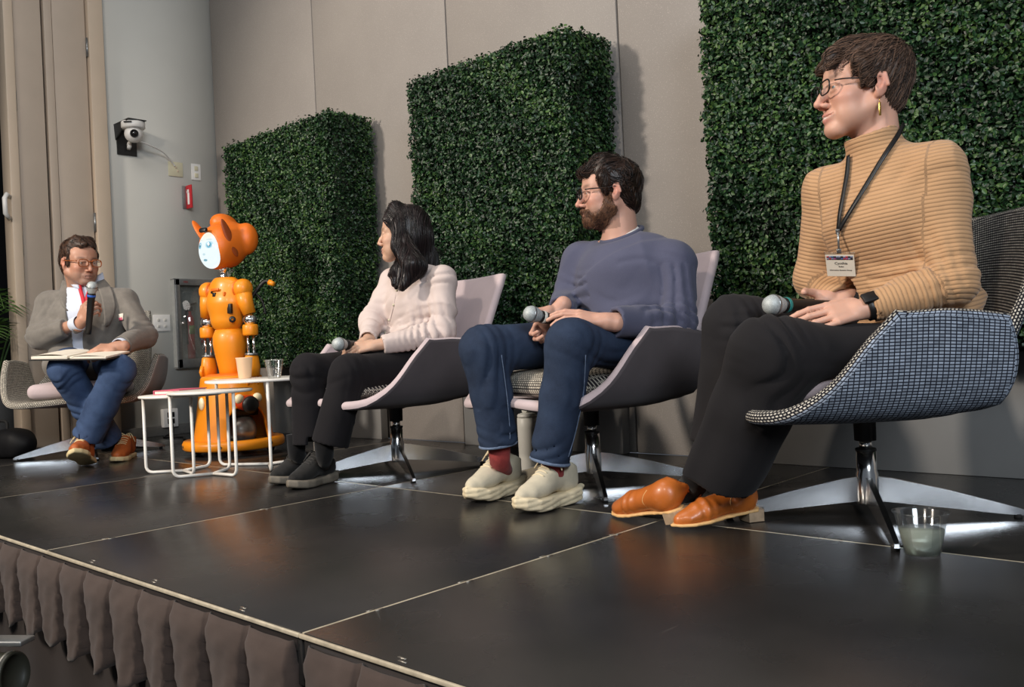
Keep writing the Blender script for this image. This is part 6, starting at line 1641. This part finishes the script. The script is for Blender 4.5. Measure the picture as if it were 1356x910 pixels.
# ------------------------------------------------------------------ long haired woman in the white shirt
def make_p2():
    org = np.array([CH2[0], CH2[1], 0.0])
    root = empty('person', tuple(org), 0, 'woman with long black hair in a white shirt and black trousers', 'person')
    nb = at(547, 356, 3.78); shL, shR = at(586, 370, 3.65), at(522, 375, 3.87); lat = nrm(shL - shR)
    elL, wrL = at(588, 438, 3.60), at(500, 457, 3.52); elR, wrR = at(494, 424, 3.80), at(486, 452, 3.63)
    hpL, hpR = at(566, 485, 3.68), at(530, 482, 3.82); knL, knR = at(461, 494, 3.42), at(408, 492, 3.53)
    anL, anR = at(430, 604, 3.40), at(393, 602, 3.54)
    pel = (hpL + hpR) / 2 + np.array([0, 0, .03]); waist, chest, upch = at(551, 446, 3.77), at(553, 400, 3.76), at(552, 382, 3.77)
    ho = at(534, 310, 3.80); HR = head_frame(view_dir(-1, .10, .02)); hs = .96
    F = body_field([ho + [0, 0, .14], anL, anR, elL, elR, knL, knR, shL, shR, pel, wrL, wrR], .13, [(ho, .14), (at(478, 453, 3.55), .09)], .008, .0034)
    T = add_head(F, ho, HR, hs, nose=.85, jaw=.92, smile=.8, neck_to=nb + [0, 0, -.02], neck_r=.046)
    F.u(p_torso(pel, waist, lat, (.11, .075), (.10, .07))); F.u(p_torso(waist, chest, lat, (.10, .07), (.12, .075)), .03); F.u(p_torso(chest, upch, lat, (.12, .075), (.11, .05)), .03)
    for s, e, w, hp, k, a in ((shL, elL, wrL, hpL, knL, anL), (shR, elR, wrR, hpR, knR, anR)):
        F.u(p_cone(nb + [0, 0, -.04], s, .038, .034), .03); F.u(p_cone(s, e, .034, .028), .02); F.u(p_cone(e, w, .028, .021), .012)
        F.u(p_cone(hp, k, .05, .036), .03); F.u(p_cone(k, a, .034, .022), .02)
    add_hand(F, wrL, view_dir(-.95, -.15, -.10), view_dir(-.05, -.60, .80), view_dir(-.3, .7, .4), [(.3, .5, .4), (.35, .55, .4), (.4, .6, .45), (.45, .6, .45)], ((.75, .45, -.25), (.9, .15, -.3), (.95, 0, -.3)), .90, arm_r=.022)
    add_hand(F, wrR, view_dir(-.55, -.80, -.22), view_dir(-.3, -.25, .9), view_dir(-.8, .4, .2), [(.6, .9, .6)] * 4, ((.75, .40, -.25), (.85, -.1, -.4), (.8, -.3, -.45)), .90, arm_r=.022)
    V, Q = F.mesh()
    cols = skin_colors(V, (ho, HR, hs), (.62, .39, .275), lips=(.52, .20, .18), tint=(.66, .32, .24))
    mesh_obj('body', V - org, Q, M['skin'], root, cols=cols); eyes(T, HR, hs, root, org, (.05, .03, .02))
    # ---- hair
    H = plain_field([ho + [0, 0, .12], at(575, 400, 3.7), at(520, 395, 3.7)], .12, .0046); P = T
    H.u(p_ell(P((-.018, 0, .046)), np.array((.103, .086, .086)) * hs, HR)); H.u(p_ell(P((-.045, 0, .0)), np.array((.080, .084, .10)) * hs, HR), .02)
    back = [P((-.05, 0, -.02)), at(560, 345, 3.84), at(568, 372, 3.80)]
    H.u(p_torso(back[0], back[1], HR[:, 1], (.085, .070), (.085, .055)), .03); H.u(p_torso(back[1], back[2], HR[:, 1], (.085, .055), (.075, .03)), .03)
    for (a, b, c, d_) in ((P((.004, .074, .03)), P((-.004, .082, -.06)), at(545, 350, 3.60), at(531, 382, 3.58)),):
        H.u(p_cone(a, b, .026, .032), .02); H.u(p_cone(b, c, .034, .030), .02); H.u(p_cone(c, d_, .030, .006), .02)
        H.u(p_cone(P((-.02, .082, -.05)), at(554, 352, 3.62), .034, .028), .02); H.u(p_cone(at(554, 352, 3.62), at(535, 378, 3.58), .028, .008), .02)
    a, b, c, d_ = P((.006, -.072, .03)), P((.000, -.078, -.06)), at(526, 358, 3.72), at(521, 376, 3.69)
    H.u(p_cone(a, b, .024, .026), .02); H.u(p_cone(b, c, .026, .020), .02); H.u(p_cone(c, d_, .020, .006), .02)
    H.u(p_cone(at(530, 352, 3.70), at(514, 364, 3.70), .014, .004), .02); H.u(p_cone(at(531, 356, 3.68), at(525, 380, 3.66), .014, .004), .015)
    for y in (-1, 1): H.u(p_cone(P((.03, y * .02, .115)), P((.068, y * .055, .055)), .026, .016), .03)
    H.s_(p_ell(P((.098, 0, -.030)), np.array((.098, .100, .120)) * hs, HR), .010)
    w = Waves(80, 3, aniso=(1, 1, .10)); w2 = Waves(30, 6, aniso=(1, 1, .2)); H.displace(lambda Pp: .0030 * w(Pp) + .0022 * w2(Pp))
    hm = hair_mat('long_black_hair', srgb(12, 10, 11), srgb(44, 34, 34), .36)
    o, HV, HQ = mesh_of(H, 'hair', hm, root, org)
    part = P((.02, 0, .14))
    def flow(Pp):
        q = (Pp - ho) @ HR; t = np.clip((q[:, 2] - .0) / .1, 0, 1)[:, None]
        side = np.sign(q[:, 1:2] + 1e-6) * HR[:, 1]; return nrm_rows(-np.array([0, 0, 1.0]) * (1.15 - t) + side * t * .9 - HR[:, 0] * t * .35)
    strands(H, scatter_on(HV, None, 1500, 1), flow, 9, .016, .001, .0014, hm, 'hair_locks', root, org, lift=.002, jit=.07, seed=3)
    # ---- shirt
    S = plain_field([shL, shR, elL, elR, wrL, wrR, pel, nb], .10, .006)
    S.u(p_torso(pel + [0, 0, -.01], waist, lat, (.150, .112), (.138, .102))); S.u(p_torso(waist, chest, lat, (.138, .102), (.152, .110)), .04); S.u(p_torso(chest, upch, lat, (.152, .108), (.140, .075)), .04)
    for s in (shL, shR): S.u(p_cone(nb + [0, 0, -.05], s, .052, .054), .04)
    S.u(p_cone(shL, elL, .056, .050), .03); S.u(p_cone(elL, wrL + (elL - wrL) * .12, .050, .040), .025); S.u(p_cone(shR, elR, .055, .050), .03); S.u(p_cone(elR, wrR + (elR - wrR) * .15, .050, .038), .025)
    S.displace(lambda Pp: folds(17, .0115, 31)(Pp) + creases(Pp, shL, elL, .9, .3, .04, .007, 2) + creases(Pp, elL, wrL, .3, .4, .036, .006, 3) + creases(Pp, shL, elL, .05, .14, .04, .007, 6) + creases(Pp, elR, wrR, .3, .5, .036, .006, 4) + creases(Pp, pel, upch, .3, .25, .05, .006, 5), .022)
    nk = nrm(ho + HR @ np.array((-.03, 0, -.06)) - nb); S.s_(p_cone(nb - nk * .02, nb + nk * .12, .050, .056), .004)
    for e, w_ in ((elL, wrL), (elR, wrR)):
        d = nrm(w_ - e); S.clip_local(w_ - d * .018, d, .07); S.s_(p_cone(w_ - d * .06, w_ + d * .05, .026, .031), .003)
    so, _, _ = mesh_of(S, 'shirt', M['shirt_white'], root, org)
    F2 = frame(nk, lat); G = np.array([[nb + nk * z + F2[:, 0] * r * math.cos(t) + F2[:, 1] * r * math.sin(t) - org for t in np.linspace(0, 2 * PI, 41)] for r, z in ((.060, -.02), (.054, .020), (.056, .030), (.068, .012), (.074, -.012))])
    MB().grid(G).build('collar', M['shirt_white'], root)
    pl = [surf(S, x, y, 3.3, 4.0, .0015) for x, y in ((527, 375), (524, 392), (521, 408), (517, 424), (512, 440), (508, 450))]
    MB().tube(spline(pl, 24) - org, .0022, 6).build('placket', M['shirt_white'], so)
    for x, y in ((526, 385), (522, 404), (516, 424), (511, 440)): MB().ball(surf(S, x, y, 3.3, 4.0, .003) - org, (.005, .005, .005), seg=10, rings=8).build('button', M['ivory'], so)
    # ---- trousers
    heL, heR = at(437, 588, 3.41), at(411, 588, 3.53)
    B = plain_field([hpL, hpR, knL, knR, heL, heR, pel], .11, .006)
    B.u(p_torso(pel + [0, 0, -.02], pel + [0, 0, .06], lat, (.145, .108), (.14, .102)))
    for hp, kn, he in ((hpL, knL, heL), (hpR, knR, heR)):
        B.u(p_cone(hp, kn, .082, .066), .03); B.u(p_cone(kn, he + nrm(he - kn) * .02, .066, .073), .03)
    B.displace(lambda Pp: folds(11, .0055, 42, aniso=(1, 1, .6))(Pp) + creases(Pp, hpL, knL, .98, .16, .04, .005, 1) + creases(Pp, knL, heL, .1, .14, .04, .005, 9) + creases(Pp, knR, heR, .15, .2, .04, .006, 12))
    for kn, he in ((knL, heL), (knR, heR)):
        d = nrm(he - kn); B.clip_local(he, d, .11); B.s_(p_cone(he - d * .12, he + d * .05, .055, .064), .003)
    mesh_of(B, 'trousers', M['black_cotton'], root, org)
    toeL, toeR = on_floor(382, 651), on_floor(358, 645)
    for toe, hpx, an in ((toeL, (452, 634), anL), (toeR, (425, 630), anR)):
        d = nrm(on_floor(*hpx) - toe); heel = toe + d * .265; shoe(root, org, heel, toe, 'runner', ankle=an + [0, 0, .03])
        lo_ = heel - d * .055 + np.array([0, 0, .06]); MB().tube(np.array([lo_, (lo_ + an) / 2, an, an + [0, 0, .08]]) - org, [.022, .026, .034, .037], 20).build('sock', M['sock_black'], root)
    microphone(at(449, 456, 3.47), at(482, 458, 3.60), 'microphone held by the long haired woman on her lap', simple('black_ring', srgb(26, 28, 30), .4))
make_p2()
# ------------------------------------------------------------------ man in the grey blazer
def make_p1():
    org = np.array([CH1[0], CH1[1], 0.0])
    root = empty('person', tuple(org), 0, 'man in grey blazer, jeans and orange brown shoes, talking into a microphone', 'person')
    nb = at(110, 378, 4.86); shL, shR = at(166, 399, 4.89), at(66, 402, 4.85); lat = nrm(shL - shR)
    elL, wrL = at(190, 445, 4.80), at(156, 459, 4.52); elR, wrR = at(54, 446, 4.75), at(107, 427, 4.58)
    hpL, hpR = at(143, 478, 4.90), at(97, 478, 4.87); knL, knR = at(157, 492, 4.45), at(86, 489, 4.42)
    anL, anR = at(116, 592, 4.52), at(142, 592, 4.72)
    pel = (hpL + hpR) / 2 + np.array([0, 0, .03]); waist, chest, upch = at(119, 455, 4.87), at(117, 418, 4.84), at(116, 399, 4.86)
    ho = at(106, 347, 4.81); HR = head_frame(view_dir(.78, -.62, -.10)); hs = 1.04
    F = body_field([ho + [0, 0, .14], anL, anR, elL, elR, knL, knR, shL, shR, pel, wrL, wrR], .14, [(ho, .15), (at(120, 425, 4.55), .11), (at(135, 459, 4.5), .08)], .009, .0036)
    T = add_head(F, ho, HR, hs, nose=1.1, jaw=1.12, smile=0, neck_to=nb + [0, 0, -.02], neck_r=.064)
    F.u(p_torso(pel, waist, lat, (.14, .10), (.14, .10))); F.u(p_torso(waist, chest, lat, (.14, .10), (.15, .095)), .03); F.u(p_torso(chest, upch, lat, (.15, .095), (.14, .06)), .03)
    for s, e, w, hp, k, a in ((shL, elL, wrL, hpL, knL, anL), (shR, elR, wrR, hpR, knR, anR)):
        F.u(p_cone(nb + [0, 0, -.04], s, .05, .046), .03); F.u(p_cone(s, e, .044, .038), .02); F.u(p_cone(e, w, .038, .026), .012)
        F.u(p_cone(hp, k, .062, .045), .03); F.u(p_cone(k, a, .042, .025), .02)
    add_hand(F, wrR, view_dir(.62, -.35, .65), view_dir(-.35, -.85, .0), view_dir(.3, .3, .9), [(.85, 1.1, .6), (.9, 1.1, .6), (.95, 1.1, .6), (1.0, 1.1, .6)], ((.7, .6, -.3), (.5, .35, -.75), (.35, .1, -.9)), 1.02, arm_r=.027)
    add_hand(F, wrL, view_dir(-.93, -.25, -.05), view_dir(.0, -.45, .9), view_dir(-.1, -.6, -.5), [(.35, .8, .5), (.4, .85, .5), (.45, .9, .5), (.5, .9, .5)], ((.8, .35, -.3), (.9, .0, -.4), (.9, -.1, -.4)), 1.02, arm_r=.027)
    V, Q = F.mesh()
    cols = skin_colors(V, (ho, HR, hs), (.50, .27, .185), lips=(.44, .17, .14), tint=(.58, .21, .14), stub=((.26, .17, .13), .55))
    mesh_obj('body', V - org, Q, M['skin'], root, cols=cols); eyes(T, HR, hs, root, org, (.08, .05, .03))
    glasses(T, HR, hs, root, org, M['frame_tort'], .050, .036, .0027)
    H = plain_field([ho], .16, .0044); P = T
    H.u(p_ell(P((-.024, 0, .050)), np.array((.096, .081, .080)) * hs, HR)); H.u(p_ell(P((-.050, 0, .010)), np.array((.064, .076, .082)) * hs, HR), .02)
    H.u(p_cone(P((.02, -.03, .102)), P((.070, -.015, .088)), .032, .020), .03); H.u(p_cone(P((.02, .03, .10)), P((.064, .035, .075)), .028, .016), .03)
    H.u(p_ell(P((-.062, 0, -.040)), np.array((.038, .055, .042)) * hs, HR), .02)
    for y in (-1, 1): H.u(p_cone(P((.026, y * .068, .040)), P((.014, y * .071, -.018)), .012, .006), .015)
    H.s_(p_ell(P((.092, 0, -.020)), np.array((.070, .10, .096)) * hs, HR), .010)
    for y in (-1, 1): H.s_(p_ell(P((-.004, y * .088, -.022)), np.array((.030, .022, .040)) * hs, HR), .008)
    H.clip(P((-.06, 0, -.086)), HR @ np.array((.35, 0, -1.0)), .012)
    w = Waves(55, 3); H.displace(lambda Pp: .0045 * w(Pp)); hm = hair_mat('brown_short_hair', srgb(30, 21, 17), srgb(82, 58, 44), .45)
    o, HV, HQ = mesh_of(H, 'hair', hm, root, org)
    cw = P((-.05, 0, .11)); strands(H, scatter_on(HV, None, 800, 1), lambda Pp: nrm_rows(Pp - cw), 5, .007, .001, .0014, hm, 'hair_locks', root, org, lift=.003, jit=.3, seed=3)
    # ---- shirt, then the blazer open over it
    U = np.array([0, 0, 1.0]); fr = nrm(np.cross(lat, U)); fr = fr if fr @ _WW < 0 else -fr
    Sh = plain_field([pel, nb, shL, shR], .10, .0065)
    Sh.u(p_torso(pel, waist, lat, (.165, .135), (.165, .140))); Sh.u(p_torso(waist, chest, lat, (.165, .140), (.17, .125)), .04); Sh.u(p_torso(chest, upch, lat, (.17, .125), (.15, .08)), .04); Sh.u(p_torso(nb + [0, 0, -.06], nb + [0, 0, .0], lat, (.10, .085), (.07, .066)), .04)
    Sh.s_(p_cone(nb - U * .03, nb + U * .12, .058, .064), .004); Sh.displace(folds(16, .005, 3)); mesh_of(Sh, 'shirt', M['shirt_blue'], root, org)
    J = plain_field([shL, shR, elL, elR, wrL, wrR, pel, nb, (knR + hpR) / 2], .11, .0066)
    J.u(p_torso(pel + [0, 0, -.03], waist, lat, (.190, .145), (.180, .145))); J.u(p_torso(waist, chest, lat, (.180, .145), (.188, .135)), .04); J.u(p_torso(chest, upch, lat, (.188, .135), (.155, .080)), .04)
    for s in (shL, shR): J.u(p_cone(nb + [0, 0, -.055], s, .056, .066), .04)
    J.u(p_cone(shL, elL, .069, .062), .03); J.u(p_cone(elL, wrL, .061, .047), .025); J.u(p_cone(shR, elR, .069, .064), .03); J.u(p_cone(elR, wrR, .063, .047), .025)
    J.u(p_cone(hpR + [0, 0, .02], hpR + (knR - hpR) * .55 + lat * -.06, .10, .07), .04)
    J.displace(lambda Pp: folds(11, .009, 51)(Pp) + creases(Pp, shL, elL, .9, .3, .06, .008, 2) + creases(Pp, elL, wrL, .2, .3, .05, .007, 3) + creases(Pp, shR, elR, .9, .3, .06, .009, 6) + creases(Pp, elR, wrR, .2, .35, .05, .008, 4), .022)
    zt, zbm = nb[2] + .02, pel[2] - .02
    def vee(X, Y, Z):
        x, y, z = X - nb[0], Y - nb[1], Z
        a = x * lat[0] + y * lat[1] - .010; b = x * fr[0] + y * fr[1]; t = np.clip((Z - zbm) / (zt - zbm), 0, 1)
        w_ = .024 + .050 * np.clip((t - .25) / .75, 0, 1); return np.maximum(np.maximum(np.abs(a) - w_, -(b - .02)), Z - zt - .06) + 0 * b
    J.s_(p_fn(vee, nb - .35, nb + .35), .006)
    J.s_(p_cone(nb - U * .04, nb + U * .12, .064, .078), .006)
    for e, w_ in ((elL, wrL), (elR, wrR)):
        d = nrm(w_ - e); J.clip_local(w_ - d * .030, d, .08); J.s_(p_cone(w_ - d * .08, w_ + d * .05, .036, .043), .003)
        Fh = frame(d, U); MB().lathe([(.030, -.06), (.0375, -.05), (.039, .0), (.036, .002), (.032, -.02)], w_ - d * .008 - org, 24, Fh).build('shirt_cuff', M['shirt_blue'], root)
    jk, _, _ = mesh_of(J, 'blazer', M['tweed'], root, org)
    for rows in ([((84, 373), (97, 377)), ((80, 390), (100, 392)), ((85, 408), (106, 412)), ((101, 430), (110, 431))], [((127, 376), (138, 372)), ((133, 392), (150, 388)), ((137, 412), (152, 408)), ((139, 432), (143, 430))]):
        patch(J, rows, 4.4, 5.0, .008, M['tweed'], 'lapel', jk, org, 9, 12, .007)
    for rows in ([((91, 362), (99, 366)), ((91, 370), (104, 374)), ((98, 381), (106, 384))], [((118, 372), (134, 362)), ((119, 377), (136, 370)), ((127, 386), (136, 380))]):
        patch(Sh, rows, 4.5, 5.0, .010, M['shirt_blue'], 'shirt_collar', root, org, 6, 6, .003)
    patch(J, [((157, 416), (164, 415)), ((157, 425), (164, 424))], 4.4, 5.0, .004, M['paper'], 'lapel_pin', jk, org, 4, 4, .003)
    patch(J, [((157, 421), (163, 420)), ((158, 424.5), (164, 424))], 4.4, 5.0, .006, M['pink_cover'], 'lapel_pin', jk, org, 4, 4, .002)
    ly = [surf(Sh, x, y, 4.4, 5.0, .006) for x, y in ((105, 374), (107, 385), (110, 396), (112, 406))]; lr = [surf(Sh, x, y, 4.4, 5.0, .006) for x, y in ((121, 374), (118, 386), (115, 398), (113, 408))]
    for c in (ly, lr):
        c = spline(c, 14); G = np.stack([c - lat * .010, c + lat * .010], 1); o = MB().grid(G - org).build('red_lanyard', simple('red_ribbon', srgb(196, 40, 56), .6), root); md = o.modifiers.new('t', 'SOLIDIFY'); md.thickness = .002
    # ---- jeans
    heL, heR = at(115, 580, 4.48), at(142, 583, 4.70)
    B = plain_field([hpL, hpR, knL, knR, heL, heR, pel], .12, .0066)
    B.u(p_torso(pel + [0, 0, -.02], pel + [0, 0, .05], lat, (.17, .13), (.165, .125)))
    for hp, kn, he in ((hpL, knL, heL), (hpR, knR, heR)):
        B.u(p_cone(hp, kn, .092, .076), .03); B.u(p_cone(kn, kn + (he - kn) * .5, .076, .076), .03); B.u(p_cone(kn + (he - kn) * .5, he + nrm(he - kn) * .02, .076, .074), .02)
    B.displace(lambda Pp: folds(10, .008, 62, aniso=(1, 1, .6))(Pp) + creases(Pp, knL, heL, .85, .2, .05, .009, 9) + creases(Pp, knR, heR, .85, .2, .05, .009, 10) + creases(Pp, knL, heL, .1, .15, .05, .006, 11) + creases(Pp, knR, heR, .1, .15, .05, .006, 12))
    for kn, he in ((knL, heL), (knR, heR)):
        d = nrm(he - kn); B.clip_local(he, d, .12); B.s_(p_cone(he - d * .12, he + d * .05, .058, .066), .003)
    mesh_of(B, 'jeans', M['denim2'], root, org)
    # ---- shoes: front one tipped up on its heel
    heel = on_floor(118, 616); toe = at(99, 602, 4.27); d = nrm(toe - heel)
    shoe(root, org, heel, heel + d * .285, 'chukka', roll=.10, ankle=anL + [0, 0, .05])
    toe2 = on_floor(153, 613); d2 = nrm(view_dir(.16, -.98) * [1, 1, 0]); heel2 = toe2 - d2 * .285
    shoe(root, org, heel2, toe2, 'chukka', ankle=anR + [0, 0, .05], roll=-.06)
    for he, dd, an in ((heel, d, anL), (heel2, d2, anR)):
        lo_ = he + dd * .055 + np.array([0, 0, .06]); MB().tube(np.array([lo_, (lo_ + an) / 2, an, an + [0, 0, .06]]) - org, [.022, .027, .036, .04], 16).build('sock', M['sock_black'], root)
    microphone(at(122, 380, 4.50), at(118, 428, 4.54), 'microphone with a blue ring raised by the man in the grey blazer', simple('blue_ring', srgb(40, 96, 190), .4))
    # ---- open notebook on the lap
    c = at(108, 472, 4.42); ax_ = nrm(at(150, 474, 4.42) - at(66, 468, 4.44)); ax_ = nrm(ax_ * np.array([1, 1, .3])); dn = nrm(np.cross(ax_, [0, 0, 1.0])); dn = dn if dn @ _WW > 0 else -dn; n_ = np.cross(ax_, dn); n_ = n_ if n_[2] > 0 else -n_
    nbk = empty('open_notebook', tuple(c), 0, 'open notebook with cream pages on the lap of the man in the blazer', 'notebook'); R = np.stack([ax_, dn, n_], 1) @ np.array(Matrix.Rotation(.10, 3, 'X'))
    sharp(MB().box((0, 0, -.004), (.385, .25, .004), R, .001).build('cover', M['black'], nbk))
    for s, t in ((-1, .020), (1, .014)):
        G = np.zeros((14, 2, 3))
        for i in range(14):
            u = i / 13; z = t * (1 - (2 * u - 1) ** 4 * .3) * (1 if s < 0 else .9) + .004 * math.sin(u * PI) - .004 * (u < .08)
            for j, y in enumerate((-.12, .12)): G[i, j] = R @ np.array((s * (.004 + .182 * u), y, z))
        pg = MB().grid(G).build('page', M['paper'], nbk); 
        sharp(MB().box(R @ np.array((s * .096, 0, t * .42)), (.180, .236, t * .80), R, .002).build('page_block', M['paper'], nbk))
make_p1()
